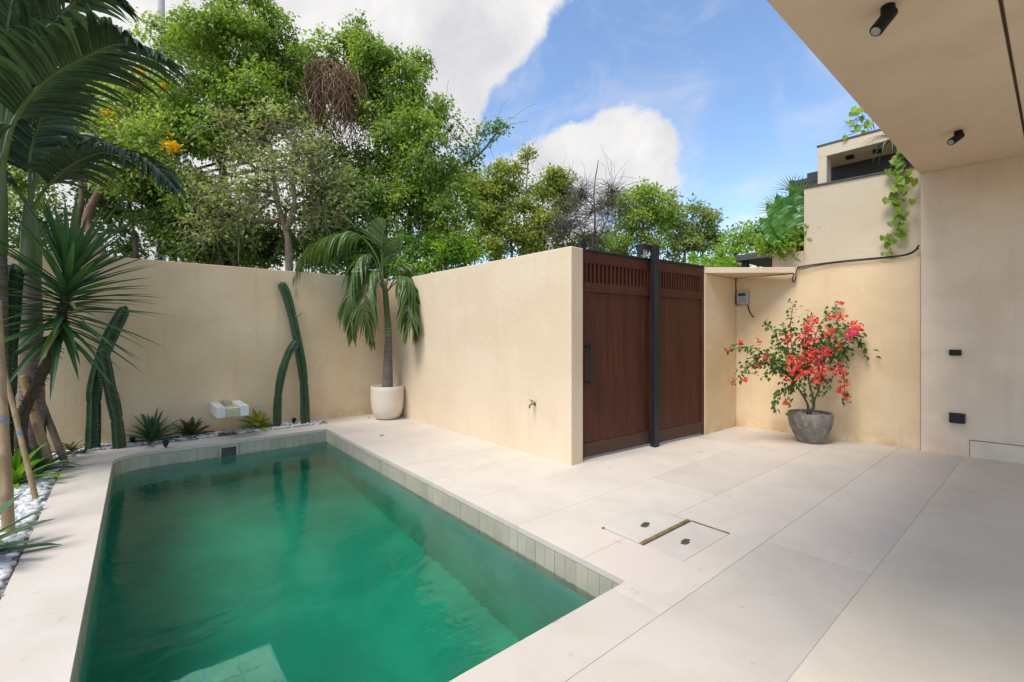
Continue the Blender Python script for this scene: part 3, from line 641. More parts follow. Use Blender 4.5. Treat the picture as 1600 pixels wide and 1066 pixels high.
def tree(name, label, trunks, lobes, leaf_m, bark_m, dens=26, k=11, size=.085, spread=.10, hang=.5, fill=.22, seed=1, group=None, r0=.11, twigs=0, cat='tree', sub=9, aspect=.55, limb_r=.035, crown='crown'):
    R = np.random.default_rng(seed); t = thing(name, label, cat, trunks[0][0], group)
    q = MB(); tops = []
    for tr in trunks:
        pts = catmull(tr, 14); rr = r0 if tr is trunks[0] else r0*.7
        q.tube(pts, [rr*(1-.6*i/14)*(1+.06*math.sin(i*2.1)) for i in range(15)], 9); tops += [pts[8], pts[11], pts[14]]
    trunk = q.build('trunk', bark_m, t, smooth=True)
    P, Nn, T, subs = crown_points(R, lobes, dens, k, spread, fill, sub)
    q = MB(); last = None
    for c, s in subs:
        c = Vector(c); s = Vector(s)
        if last is None or (c-last).length > 1e-6:
            o = min(tops, key=lambda w: (w-c).length); limb(q, o, c, limb_r, limb_r*.55, .05, 7, R); last = c
        limb(q, c, s, limb_r*.5, limb_r*.2, .05, 4, R, 5)
        for _ in range(twigs):
            e = s+Vector(R.normal(size=3))*.35; limb(q, s, e, limb_r*.22, .004, .08, 3, R, 4)
    q.build('limbs', bark_m, t, smooth=True)
    if leaf_m: leafset(R, crown, P, Nn, T, size, leaf_m, t, hang, aspect)
    return t, P, Nn, R

# ------------------------------------------------------------------ trees beyond the walls
TG = 'trees beyond the garden walls'
t1, P1, N1, R1 = tree('garden_tree', 'airy olive tree with yellow blossoms behind the palms at far left', [[(-0.322,13.063,-0.06),(-0.374,13.107,3.024),(-0.634,13.325,3.909),(-0.322,13.063,4.794),(-0.249,13.002,5.611)],[(-0.828,13.749,-0.06),(-0.828,13.749,3.472),(-0.722,13.66,4.583),(-0.913,13.82,5.556)]],
    [(-0.687,13.369,6.359,0.749),(0.043,12.757,5.951,0.817),(0.502,12.111,5.127,0.8),(-1.073,13.954,5.764,0.903),(0.939,12.136,5.928,0.688),(-1.765,14.535,4.792,0.833),(-1.126,13.999,6.667,0.625),(-0.061,12.844,4.93,0.544),(-1.946,15.209,6.296,0.867),(0.851,11.688,4.429,0.594),(0.31,12.794,6.806,0.556)],
    M['leaf_airy'], M['bark_red'], 30, 12, .09, .12, .35, .3, 11, TG, .12, 1)
q = MB(); R = np.random.default_rng(3)
for c, s in (((-0.711,12.737,6.486), .10), ((0.72,11.145,5.162), .10), ((-0.236,12.338,5.969), .08), ((0.595,11.249,5.2), .06), ((0.232,12.077,6.853), .07), ((0.192,12.11,6.592), .05), ((0.585,11.649,6.499), .05)):
    n = int(170*s/.1); Pp = np.array(c)+R.normal(size=(n, 3))*s*.55
    leaves('blossom', Pp, rdir(R, n), rdir(R, n), np.full(n, .055), np.full(n, .05), R.uniform(size=n)*.9, M['flower_yellow'], t1)
tree('garden_tree', 'tall bright green tree smothered in vines, left of the dried brown vine clump', [[(1.587,11.723,-0.06),(1.587,11.723,3.194),(1.661,11.66,4.306),(1.587,11.723,5.694),(1.64,11.678,7.083)]],
    [(1.534,11.767,7.778,0.861),(2.172,11.231,7.431,0.861),(1.097,12.003,6.821,0.825),(2.337,10.832,6.359,0.749),(1.539,11.371,6.04,0.835),(1.13,12.367,8.045,0.567),(2.385,11.053,8.125,0.556),(1.932,10.911,6.46,0.733),(0.992,12.091,5.859,0.55),(1.781,11.82,8.47,0.567),(2.544,10.919,7.292,0.625),(0.71,12.981,8.029,0.506,0.45)],
    M['leaf_vine'], M['bark'], 36, 13, .085, .085, .7, .15, 12, TG, .13)
t3, P3, N3, R3 = tree('garden_tree', 'tallest domed tree draped in vines with a dried brown clump hanging in it', [[(4.816,10.579,-0.06),(4.816,10.579,3.242),(4.792,10.599,4.487),(4.697,10.679,6.042),(4.637,10.729,7.442)],[(5.387,10.361,-0.06),(5.387,10.361,3.432),(5.411,10.341,4.698),(5.569,10.209,5.807)]],
    [(4.399,10.929,8.298,0.622),(4.816,10.579,7.52,0.902),(3.897,11.481,8.202,0.596),(5.198,9.998,6.649,0.84),(5.356,9.604,5.58,0.9),(5.626,9.247,4.651,0.773),(4.87,10.273,6.037,0.947),(4.378,11.077,7.338,0.706),(4.378,11.077,8.751,0.377),(5.484,10.28,8.023,0.38),(5.276,9.671,4.23,0.9),(5.686,9.066,3.885,0.589),(3.446,11.99,8.023,0.475),(4.847,10.292,5.044,0.688,0.6),(3.477,12.095,7.122,0.607),(4.637,10.729,7.909,0.653)],
    M['leaf_vine'], M['bark'], 34, 13, .09, .09, .7, .12, 13, TG, .13)
q = MB(); cc = (3.717,10.653,7.097)
for i in range(330):
    a = R.uniform(0, 2*PI); rr = .68*math.sqrt(R.uniform()); z0 = R.uniform(-.1, .75)*(1-.4*rr/.68); p = Vector((cc[0]+math.cos(a)*rr, cc[1]+math.sin(a)*rr*.6, cc[2]+z0))
    ln = R.uniform(.5, 1.5); pts = [p]
    for j in range(5): pts.append(pts[-1]+Vector((R.normal()*.10, R.normal()*.10, -ln/5)))
    q.tube(pts, [.011,.011,.010,.008,.006,.003], 4, False)
q.build('dead_vine_clump', M['dead_vine'], t3, kind='stuff')
tree('garden_tree', 'branch spray with sparse leaves reaching right of the domed vine tree', [[(5.827,10.253,-0.06),(5.827,10.253,3.466),(5.877,10.212,4.916),(6.222,9.922,5.479),(6.839,9.404,6.043),(7.185,9.114,6.607)]],
    [(6.222,9.922,6.607,0.354,0.8),(6.531,9.663,6.204,0.387,0.8),(6.938,9.321,6.494,0.29,0.8),(6.099,10.025,7.171,0.258,0.8),(7.148,9.145,6.688,0.193,0.8),(6.654,9.559,5.802,0.29,0.7),(6.284,9.87,5.641,0.403,0.8)],
    M['leaf_vine2'], M['bark_grey'], 15, 9, .095, .11, .5, .2, 14, TG, .06, 1, limb_r=.014)
tree('garden_tree', 'half bare grey green tree with pale tan branches in front of the vine trees', [[(2.507,9.906,-0.06),(2.507,9.906,2.931),(2.458,9.947,3.57),(2.312,10.07,4.209),(2.219,10.018,5.064)],[(2.458,9.947,3.544),(2.558,9.733,4.053),(2.509,9.774,4.938),(2.606,9.693,5.57)]],
    [(2.488,9.922,5.423,0.703),(1.998,10.333,4.784,0.664),(3.026,9.471,4.848,0.639),(2.267,9.977,4.116,0.758),(1.754,10.538,3.889,0.664),(2.977,9.512,4.017,0.664),(1.476,10.902,4.367,0.581),(2.529,9.626,4.65,0.625),(1.426,10.943,3.593,0.517),(3.342,9.467,4.268,0.457),(1.842,10.725,5.443,0.522)],
    M['leaf_grey'], M['bark_pale'], 15, 11, .085, .12, .3, .06, 15, TG, .085, 6, limb_r=.042)
tree('garden_tree', 'dark leafy tree with twin trunks filling the gap low behind the back wall', [[(0.101,13.491,-0.06),(0.179,13.426,3.262),(0.101,13.491,3.984),(0.046,13.538,4.851)],[(0.599,13.073,-0.06),(0.599,13.073,3.262),(0.566,13.101,3.984),(0.433,13.213,4.851)]],
    [(1.032,12.58,4.247,0.644),(1.347,12.185,3.441,0.496),(1.673,11.911,3.228,0.496),(2.172,11.231,3.264,0.486),(0.489,13.166,4.562,0.506),(-0.4,14.043,4.3,0.51,0.6),(-1.532,15.123,4.032,0.589,0.5),(-0.968,14.65,3.517,0.442,0.5),(0.047,13.798,3.443,0.412,0.5),(-1.758,15.312,3.296,0.515,0.5),(0.765,12.934,3.407,0.433,0.6),(1.152,12.609,3.84,0.578),(1.908,11.844,3.46,0.572),(2.456,11.385,3.46,0.501),(0.605,13.199,4.081,0.51,0.7),(1.61,12.356,4.008,0.583),(-0.512,14.137,4.738,0.51,0.7),(4.195,11.884,6.122,0.656,0.35),(4.572,11.568,5.548,0.656,0.35),(3.756,12.252,6.204,0.574,0.35),(4.948,11.252,4.647,0.656,0.35)],
    M['leaf_dark'], M['bark'], 46, 11, .10, .12, .4, .34, 16, TG, .075, 1)
tree('garden_tree', 'deep green undergrowth tree behind the palm in the cream pot', [[(3.863,10.334,-0.06),(3.863,10.334,3.118),(3.808,10.381,3.84),(3.897,10.307,4.418)],[(4.84,9.776,-0.06),(4.84,9.776,3.296),(4.761,9.842,4.032)]],
    [(3.084,10.728,3.37,0.538),(3.697,10.474,3.84,0.65),(3.952,9.999,3.228,0.538),(4.472,9.824,3.479,0.578),(3.656,10.77,4.621,0.662),(4.299,10.491,4.68,0.675,0.6),(4.82,9.271,3.228,0.538),(5.363,8.815,3.157,0.496),(3.342,10.249,3.194,0.486)],
    M['leaf_vine2'], M['bark'], 40, 11, .09, .10, .5, .3, 17, TG, .07, 1)
tree('garden_tree', 'low yellow lime bush leaning over the corner behind the entry wall', [[(5.363,8.815,-0.06),(5.363,8.815,3.016),(5.417,8.77,3.37)]],
    [(5.151,8.732,3.194,0.361),(5.579,8.503,3.352,0.365),(4.836,8.865,2.93,0.275),(5.905,8.36,3.299,0.283)], M['leaf_lime'], M['bark'], 30, 11, .08, .085, .4, .2, 18, TG, .05)
tree('garden_tree', 'yellow green many stemmed tree left of the bare grey bush', [[(9.642,11.491,-0.06),(9.642,11.491,4.042),(9.482,11.625,5.292),(9.163,11.892,6.542)],[(9.881,11.29,-0.06),(9.929,11.25,4.458),(9.993,11.196,6.125),(10.057,11.142,7.583)],[(10.121,11.089,-0.06),(10.248,10.982,4.458),(10.44,10.821,5.917),(10.567,10.714,6.75)],[(9.323,11.758,-0.06),(9.243,11.825,4.042),(8.924,12.093,5.292),(8.764,12.227,6.333)]],
    [(9.083,11.959,6.438,0.625),(9.642,11.491,6.854,0.458,0.6),(9.482,11.625,5.708,0.708),(10.44,10.821,6.125,0.625),(10.919,10.419,5.917,0.5),(8.844,12.16,5.292,0.708),(9.801,11.357,4.875,0.75),(10.599,10.687,5.083,0.708),(8.604,12.361,6.125,0.542),(9.163,11.892,4.458,0.708),(8.445,12.495,4.354,0.625),(10.121,11.089,4.25,0.625),(10.025,11.169,7.375,0.208,0.6),(10.839,10.486,6.438,0.417),(8.445,12.495,6.646,0.375)],
    M['leaf_yellow'], M['bark_pale'], 30, 11, .115, .12, .4, .2, 19, TG, .055, 2, limb_r=.022)
tree('garden_tree', 'bare grey twiggy bush without leaves above the gate', [[(10.861,9.162,-0.06),(10.861,9.162,3.872),(10.935,9.1,4.844),(10.906,9.125,5.817),(11.01,9.037,6.789)],[(10.861,9.162,3.872),(10.563,9.412,4.844),(10.34,9.6,5.622)],[(10.891,9.137,4.067),(11.233,8.85,5.039),(11.457,8.662,5.817)]],
    [(10.861,9.162,5.428,0.583),(10.489,9.475,5.039,0.583),(11.233,8.85,5.136,0.544),(10.935,9.1,4.553,0.583),(10.191,9.725,4.747,0.467),(10.563,9.412,5.817,0.35),(11.308,8.787,5.817,0.311)], None, M['bark_grey'], 10, 4, .05, .1, seed=20, group=TG, r0=.032, twigs=14, limb_r=.022, sub=12)
tree('garden_tree', 'mid green round tree rising right of the bare grey bush', [[(13.689,9.4,-0.06),(13.689,9.4,4.211),(13.774,9.328,5.322),(13.689,9.4,6.211)],[(13.434,9.614,-0.06),(13.349,9.686,4.433),(13.264,9.757,5.544)]],
    [(13.264,9.757,5.989,0.578),(13.859,9.257,5.989,0.578),(13.434,9.614,5.211,0.711),(14.2,8.971,5.544,0.622),(13.945,9.186,4.767,0.667),(13.008,9.971,4.544,0.578),(14.455,8.757,6.211,0.222,0.7),(13.774,9.328,6.433,0.311,0.7),(12.185,10.14,4.36,0.563),(11.521,10.697,4.468,0.563)],
    M['leaf_airy'], M['bark_pale'], 28, 11, .115, .12, .4, .2, 21, TG, .06, 2, limb_r=.022)
tree('garden_tree', 'olive green low tree above the right gate leaf', [[(15.346,8.662,-0.06),(15.346,8.662,4.296),(15.434,8.589,5.213)],[(15.785,8.294,-0.06),(15.837,8.25,4.525),(15.96,8.147,5.442)]],
    [(15.083,8.883,5.442,0.55),(15.609,8.442,5.327,0.596),(15.17,8.81,4.64,0.642),(15.96,8.147,5.442,0.412),(15.873,8.221,4.64,0.596),(15.609,8.442,6.015,0.229,0.6),(16.189,7.955,4.938,0.367),(16.013,8.103,5.854,0.206,0.8)],
    M['leaf_grey'], M['bark_pale'], 28, 11, .115, .12, .4, .2, 22, TG, .06, 1, limb_r=.02)
tree('garden_tree', 'fresh bright green shrub left of the planter on the neighbouring building', [[(12.69,5.67,-0.06),(12.69,5.67,3.444),(12.756,5.614,3.965)]],
    [(12.583,5.759,3.878,0.347),(12.823,5.558,4.104,0.347),(12.69,5.67,3.531,0.347),(13.089,5.335,3.878,0.312),(12.424,5.893,3.479,0.278)], M['leaf_lime'], M['bark'], 26, 10, .09, .10, .4, .2, 23, TG, .045)
tree('garden_tree', 'blue green distant tree peeking behind the planter leaves', [[(17.891,7.18,-0.06),(17.891,7.18,4.381),(17.981,7.104,5.089)]],
    [(17.62,7.407,5.207,0.425),(18.072,7.028,5.325,0.425),(18.343,6.8,4.971,0.425),(17.891,7.18,4.853,0.472),(18.434,6.724,4.499,0.472)], M['leaf_vine2'], M['bark'], 24, 10, .10, .11, .4, .2, 24, TG, .06)
pp = (0.956,20.084,-0.06); t = thing('utility_pole', 'grey concrete utility pole rising behind the trees at upper left', 'pole', pp)
q = MB(); q.tube([pp, (pp[0],pp[1],13.4)], [.15,.10], 14); q.build('mast', M['concrete'], t, smooth=True)

# ------------------------------------------------------------------ palms
def frond(name, par, pts, m, n=34, Lm=.5, W=.04, droop=1.3, fwd=.75, lift=.25, rr=.014, seed=0, loc=None, start=.2, rach='crownshaft'):
    R = random.Random(seed); c = catmull(pts, 30); q = MB(); q.mi = 1
    q.tube(c, [rr*(1-.8*i/30)+.002 for i in range(31)], 6); q.mi = 0
    fr = frames(c)
    for j in range(n):
        t = start+(1-start)*(j+.5)/n; x = t*30; i = min(int(x), 29); p = c[i].lerp(c[i+1], x-i); tg = (c[i+1]-c[i]).normalized()
        side = tg.cross(Vector((0, 0, 1))); side = side.normalized() if side.length > .05 else Vector((1, 0, 0)); up = side.cross(tg)
        u = (t-start)/(1-start); ll = Lm*(.55+.75*math.sin(PI*min(1, u*.9+.12))**.8)*(1-.45*u**3)*.85
        for s in (-1, 1):
            d = side*s+tg*(fwd+R.uniform(-.12, .12)+.5*u*u)+up*(lift+R.uniform(-.12, .2)); q.tint = min(.93, max(0, R.gauss(.45, .22)))
            if R.random() < .03: continue
            q.strap(p, d, ll*R.uniform(.85, 1.1), W*R.uniform(.8, 1.15), droop*R.uniform(.75, 1.3), 6, tuple(up), lambda z: (min(1, .35+2.2*z)*(1-z**2.2)), .22, .5)
    return q.build(name, [m, M[rach]], par, loc)
def ringed(q, pts, rad, n=16, rings=22, amp=.012):
    c = catmull(pts, rings*2); m = len(c); q.tube(c, [rad[0]+(rad[1]-rad[0])*i/(m-1)+(amp if i % 2 else 0) for i in range(m)], n)
pa = (-0.811,7.599,-0.02); pA = thing('palm_tree', 'ringed grey trunk palm with green crownshaft at left, supported by bamboo poles', 'palm', pa)
q = MB(); ringed(q, [pa, (-0.826,7.637,0.924), (-0.828,7.613,1.662), (-0.834,7.618,2.163)], (.115,.085), rings=26, amp=.0035); q.build('trunk', M['palm_bark'], pA, smooth=True)
q = MB(); q.tube(catmull([(-0.834,7.618,2.155),(-0.834,7.618,2.472),(-0.839,7.623,2.803),(-0.845,7.628,3.024)], 10), [.088,.095,.096,.092,.085,.08,.072,.065,.058,.05,.04], 16); q.build('crownshaft', M['crownshaft'], pA, smooth=True)
for i, (pts, L_, n) in enumerate((([(-0.834,7.618,2.913),(-0.675,7.42,3.192),(-0.42,7.14,3.45),(-0.086,6.73,3.526),(0.21,6.416,3.366),(0.437,6.16,3.042)], .52, 40),
    ([(-0.845,7.628,2.987),(-0.803,7.723,3.615),(-0.924,7.955,4.151),(-1.137,8.264,4.393),(-1.405,8.489,4.316)], .55, 30), ([(-0.856,7.637,2.972),(-1.001,7.628,3.212),(-1.225,7.686,3.072),(-1.414,7.714,2.486)], .55, 32),
    ([(-0.834,7.618,2.987),(-0.809,7.989,3.499),(-0.696,8.286,3.958),(-0.5,8.513,4.144),(-0.312,8.617,3.962)], .45, 30), ([(-0.839,7.623,3.002),(-0.818,7.474,3.537),(-0.683,7.231,4.135),(-0.723,7.133,4.5)], .5, 30))):
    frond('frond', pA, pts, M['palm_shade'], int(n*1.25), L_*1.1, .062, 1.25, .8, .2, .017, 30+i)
pb_ = (-1.028,6.933,-0.02); pB = thing('palm_tree', 'nearer palm at the left edge with large dark arching fronds over the pool corner', 'palm', pb_)
q = MB(); ringed(q, [pb_, (-1.018,6.925,0.996), (-1.009,6.916,1.771), (-1.009,6.916,2.288)], (.11,.085), rings=24, amp=.0035); q.build('trunk', M['palm_bark'], pB, smooth=True)
q = MB(); q.tube(catmull([(-1.009,6.916,2.275),(-0.999,6.908,2.611),(-0.979,6.891,2.934),(-0.969,6.883,3.321)], 10), [.085,.092,.09,.085,.08,.075,.068,.06,.05,.045,.035], 16); q.build('crownshaft', M['crownshaft'], pB, smooth=True)
for i, (pts, L_, n) in enumerate((([(-0.959,6.875,3.127),(-0.842,6.646,3.598),(-0.589,6.238,3.908),(-0.301,5.866,4.08),(-0.026,5.57,4.18),(0.264,5.261,4.008)], .70, 40),
    ([(-0.969,6.883,3.257),(-0.929,6.785,4.068),(-0.842,6.581,4.762),(-0.683,6.317,5.24)], .68, 34), ([(-0.969,6.883,3.224),(-0.829,6.831,4.059),(-0.617,6.784,4.68),(-0.291,6.641,5.121),(-0.031,6.553,5.09)], .55, 34),
    ([(-0.979,6.891,3.257),(-1.179,7.125,3.928),(-1.562,7.577,4.313),(-1.868,7.834,4.113)], .65, 30), ([(-0.979,6.891,3.192),(-1.081,6.782,3.388),(-1.308,6.711,3.304),(-1.509,6.618,2.764)], .65, 30),
    ([(-0.969,6.883,3.224),(-0.927,7.174,4.032),(-0.846,7.367,4.772),(-0.918,7.558,5.487)], .6, 30))):
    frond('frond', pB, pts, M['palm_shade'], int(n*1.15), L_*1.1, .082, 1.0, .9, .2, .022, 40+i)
# palm in the cream pot at the corner
pt = thing('plant_pot', 'round cream pot holding the palm in the wall corner', 'pot', (3.57,7.70,0))
q = MB(); q.lathe([(.02,.0),(.155,.0),(.20,.02),(.245,.09),(.272,.19),(.285,.33),(.288,.50),(.287,.575),(.280,.583),(.270,.578),(.268,.53)], (3.57,7.70,0), 48); q.build('body', M['white_pot'], pt, smooth=True)
q = MB(); q.lathe([(.001,.528),(.268,.5301)], (3.57,7.70,0), 32); q.build('soil', M['soil'], pt)
pc0 = (3.57,7.70,.53); pC = thing('palm_tree', 'young palm with drooping fronds growing in the cream pot', 'palm', pc0)
q = MB(); ringed(q, [pc0, (3.587,7.721,0.895), (3.591,7.717,1.18), (3.596,7.713,1.443)], (.094,.056), rings=14, amp=.003); q.build('trunk', M['palm_bark'], pC, smooth=True)
q = MB(); q.tube(catmull([(3.596,7.713,1.431),(3.587,7.721,1.694),(3.57,7.735,1.98),(3.552,7.75,2.265),(3.535,7.765,2.436)], 10), [.060,.060,.058,.055,.052,.050,.050,.048,.044,.038,.028], 16); q.build('crownshaft', M['crownshaft'], pC, smooth=True)
for z in (524, 519, 514): q = MB(); a = Vector(P(606.8,z,8.22)); q.tube([a, a+Vector((0,0,.012))], .0615, 18); q.build('scar_ring', M['concrete'], pC)
for i, (pts, L_, n, dr, lf) in enumerate((
    ([(3.535,7.738,2.263),(3.421,7.834,2.889),(3.123,8.019,3.266),(2.69,8.317,3.165),(2.382,8.51,2.842),(2.265,8.542,2.456),(2.294,8.493,2.165)], .62, 64, 2.6, -.15),
    ([(3.526,7.746,2.32),(3.5,7.768,2.776),(3.491,7.775,3.117),(3.522,7.684,3.492)], .36, 34, .25, .9),
    ([(3.526,7.746,2.263),(3.345,7.767,2.816),(3.078,7.73,2.784),(2.914,7.737,2.226),(2.92,7.667,1.414)], .52, 54, 2.4, .0),
    ([(3.526,7.746,2.229),(3.372,7.614,2.522),(3.155,7.535,2.497),(3.065,7.48,2.003),(3.143,7.349,1.309)], .50, 50, 2.4, .0),
    ([(3.561,7.716,2.229),(3.655,7.507,2.49),(3.797,7.257,2.433),(3.875,7.126,2.074),(3.8,7.124,1.412)], .52, 54, 2.4, .0),
    ([(3.561,7.716,2.252),(3.627,7.4,2.411),(3.669,7.103,2.258),(3.662,7.044,1.844),(3.573,7.053,1.414)], .40, 40, 2.4, .0),
    ([(3.552,7.724,2.32),(3.653,7.705,2.611),(3.834,7.618,2.699),(4.099,7.396,2.514)], .34, 30, 1.6, .2),
    ([(3.517,7.753,2.297),(3.372,7.94,2.611),(3.214,8.073,2.44),(3.161,8.117,1.867)], .44, 34, 2.2, .0))):
    frond('frond', pC, pts, M['palm'], int(n*1.0), L_*1.25, .046, dr, .75, lf, .012, 60+i, start=.28)

# bamboo support poles
for a, b_, r, lab, m in (((-0.667,5.064,-0.03), (-0.795,5.497,1.767), .037, 'thickest bamboo pole standing nearest at the left edge', 'bamboo'), ((-0.609,5.928,-0.03), (-0.887,6.357,1.273), .022, 'slim tan bamboo pole leaning left in the pebbles', 'bamboo'),
                        ((-0.635,7.255,-0.03), (-0.884,7.53,1.023), .046, 'pale bamboo pole leaning on the ringed palm trunk', 'bamboo'), ((-0.518,7.353,-0.03), (-0.799,7.785,0.834), .036, 'dark weathered bamboo pole behind the pale one', 'bamboo_old')):
    t = thing('bamboo_pole', lab, 'bamboo pole', a, 'bamboo poles propping the palms'); a, b_ = Vector(a), Vector(b_); n = max(4, int((b_-a).length/.27)); pts, rad = [], []
    for i in range(n):
        for u, k in ((0,1.10),(.05,1.0),(.5,.97),(.95,1.0)): pts.append(a.lerp(b_, (i+u)/n)); rad.append(r*k*(1-.15*(i+u)/n))
    pts.append(b_); rad.append(r*.86); q = MB(); q.tube(pts, rad, 14); q.build('culm', M[m], t, smooth=True)
    if m == 'bamboo' and r < .04:
        c = a.lerp(b_, .48); d = (b_-a).normalized(); q = MB(); q.tube([c-d*.012, c+d*.012], r*1.02, 14); q.build('tape_band', M['tape'], t)

# ------------------------------------------------------------------ yucca
y0 = (-0.823,7.087,-0.02); t = thing('yucca_plant', 'spiky yucca with a curved bristly trunk in front of the left wall', 'yucca', y0)
yp = catmull([y0, (-0.847,7.134,0.557), (-0.726,7.071,0.964), (-0.574,7.008,1.375), (-0.51,6.955,1.792), (-0.467,6.919,2.174)], 26); q = MB()
q.tube(yp, [.050-.0006*i+(.006 if i % 2 else 0) for i in range(27)], 14); yt = q.build('trunk', M['yucca_bark'], t)
q = MB(); R_ = random.Random(5)
for i in range(230):
    x = R_.uniform(5, 24); k = int(x); p = yp[k].lerp(yp[k+1], x-k); a = R_.uniform(0, 2*PI); _, u, v = frames(yp)[k]; d = u*math.cos(a)+v*math.sin(a)
    q.tube([p+d*.045, p+d*(.062+R_.uniform(.0,.03))+Vector((0,0,R_.uniform(-.03,.02)))], [.006,.001], 4, False)
q.build('bristles', M['yucca_bark'], yt, kind='stuff')
fr = frames(yp)
for i in range(130):
    u = (i/130)**.9; x = 17.+8.9*u; k = min(int(x), 25); p = yp[k].lerp(yp[k+1], x-k); a = i*2.39996; tg = fr[k][0]
    e = -.62+1.85*u+R_.uniform(-.15,.15)                         # young blades upright, old ones spread and hang
    d = (fr[k][1]*math.cos(a)+fr[k][2]*math.sin(a))*math.cos(e)+tg*math.sin(e); q = MB(); q.tint = 1. if R_.random() < .03 else R_.uniform(.1,.85)
    q.strap(p, d, R_.uniform(.80,1.06)*(1 if e > -.2 else .9), R_.uniform(.056,.074), .25+.35*max(0,.3-e), 5, tuple(tg), lambda z: min(1,.6+1.5*z)*(1-z**2.6), .22); q.build('blade', M['yucca'], t)

# ------------------------------------------------------------------ cacti
def cactus(label, stems, group='tall cacti along the back garden wall', flower=None):
    t = thing('cactus', label, 'cactus', stems[0][0][0], group)
    for pts, r in stems:
        c = catmull(pts, 40); n = len(c); rad = []
        for i in range(n):
            u = i/(n-1); w = r*(1+.05*math.sin(u*17+r*90)); e = (1-u)*(n-1)/2.6
            rad.append(w*min(1, math.sqrt(max(.02, 1-(1-min(1, e))**2)))*(.88 if i == int(n*.30) else 1))
        q = MB(); q.tube(c, rad, 14, True, 1, .30); s = q.build('stem', M['cactus'], t, bevel=0)
        q = MB(); f = frames(c); R_ = random.Random(int(r*1e4))
        for i in range(1, n-1):
            for k in range(7):
                a = 2*PI*(2*k)/14; d = f[i][1]*math.cos(a)+f[i][2]*math.sin(a); p = c[i]+d*rad[i]
                for _ in range(2): q.tube([p, p+(d+Vector((R_.uniform(-.7,.7),R_.uniform(-.7,.7),R_.uniform(-.7,.7))))*.018], [.0022,.0005], 3, False)
        q.build('spines', M['spine'], s, kind='stuff')
    return t
c1 = cactus('tallest cactus leaning left with a second stem, right of the spout', [([(2.304,8.12,-0.062),(2.293,8.12,0.453),(2.256,8.13,0.935),(2.144,8.16,1.627),(2.034,8.19,2.132),(1.94,8.2,2.357)], .072), ([(1.869,8.1,-0.002),(1.873,8.08,0.442),(1.923,8.05,0.852),(2.025,8.04,1.189),(2.142,8.04,1.395)], .062)])
q = MB(); a = Vector((2.138,8.1,1.795)); q.tube(catmull([a, a+Vector((.05,-.02,.01)), a+Vector((.085,-.02,.045))], 6), [.012,.014,.014,.013,.016,.016,.006], 8); q.build('bud', M['crownshaft'], c1, smooth=True)
cactus('pair of cactus stems crossing behind the yucca blades', [([(-0.33,8.08,-0.044),(-0.317,8.08,0.436),(-0.311,8.08,0.768),(-0.25,8.1,1.139),(-0.136,8.12,1.517),(0.008,8.14,1.881)], .078), ([(-0.057,7.98,-0.053),(-0.095,7.97,0.426),(-0.165,7.96,0.851),(-0.239,7.96,1.31)], .070)])
cactus('broad cactus stem partly hidden by palms at the left edge', [([(-1.011,7.244,-0.02),(-0.99,7.227,0.697),(-0.969,7.209,1.241),(-0.948,7.192,1.718),(-0.906,7.157,2.249)], .088)])

# ------------------------------------------------------------------ rosettes in the gravel
def rosette(name, label, cat, c, n, L0, L1, W, m, e0, e1, droop, seed, prof=None, group=None, fold=.2):
    t = thing(name, label, cat, c, group); R_ = random.Random(seed); p = Vector(c)
    for i in range(n):
        u = i/(n-1); a = i*2.39996+R_.uniform(-.2,.2); e = e0+(e1-e0)*u+R_.uniform(-.1,.1); d = Vector((math.cos(a)*math.cos(e), math.sin(a)*math.cos(e), math.sin(e)))
        q = MB(); q.tint = R_.uniform(.05,.9) if R_.random() > .12 else .99; q.strap(p+Vector((math.cos(a),math.sin(a),0))*.03*(1-u)+Vector((0,0,.03+.05*u)), d, L0+(L1-L0)*R_.random(), W*R_.uniform(.85,1.15), droop*R_.uniform(.6,1.4), 6, (0,0,1), prof, fold); q.build('blade', m, t)
    return t
ag = lambda z: min(1, .75+1.2*z)*(1-z**2.4)
br = lambda z: min(1, .8+.9*z)*(1-z**7)
rosette('agave_plant', 'blue green agave rosette with pointed blades in the gravel', 'agave', (0.287,8.12,-0.03), 38, .30, .48, .074, M['agave'], .15, 1.35, .45, 1, ag)
rosette('bromeliad_plant', 'dark bromeliad with a brown red heart beside the agave', 'bromeliad', (0.729,8.14,-0.046), 26, .20,   .34, .078, M['brom'], .2, 1.3, .5, 2, br)
rosette('bromeliad_plant', 'yellowish green bromeliad below the tall cactus', 'bromeliad', (1.61,8.14,-0.015), 26, .20,   .34, .078, M['brom_y'], .15, 1.3, .5, 3, br)
rosette('bromeliad_plant', 'small low bromeliad tucked by the left cactus foot', 'bromeliad', (-0.513,7.937,-0.017), 14, .14, .24, .045, M['brom'], .1, .9, .5, 4, br)
rosette('strap_plant', 'bright green strap leaved plant among the bamboo poles', 'plant', (-0.832,6.638,-0.02), 24, .30, .46, .055, M['fern'], .25, 1.3, .8, 5, br)
rosette('bromeliad_plant', 'blue green bromeliad behind the bright strap plant', 'bromeliad', (-0.712,7.125,-0.02), 16, .30, .48, .055, M['agave'], .1, 1.0, .7, 6, br)
rosette('bromeliad_plant', 'large bromeliad whose blades reach over the coping at the left edge', 'bromeliad', (-0.801,4.588,0), 20, .36, .50, .072, M['agave'], .12, .9, .4, 7, br)
rosette('bromeliad_plant', 'dark bromeliad clump at the wall foot left of the agave', 'bromeliad', (-0.262,8.705,-0.017), 10, .12, .2, .04, M['brom'], .2, 1.1, .5, 8, br)

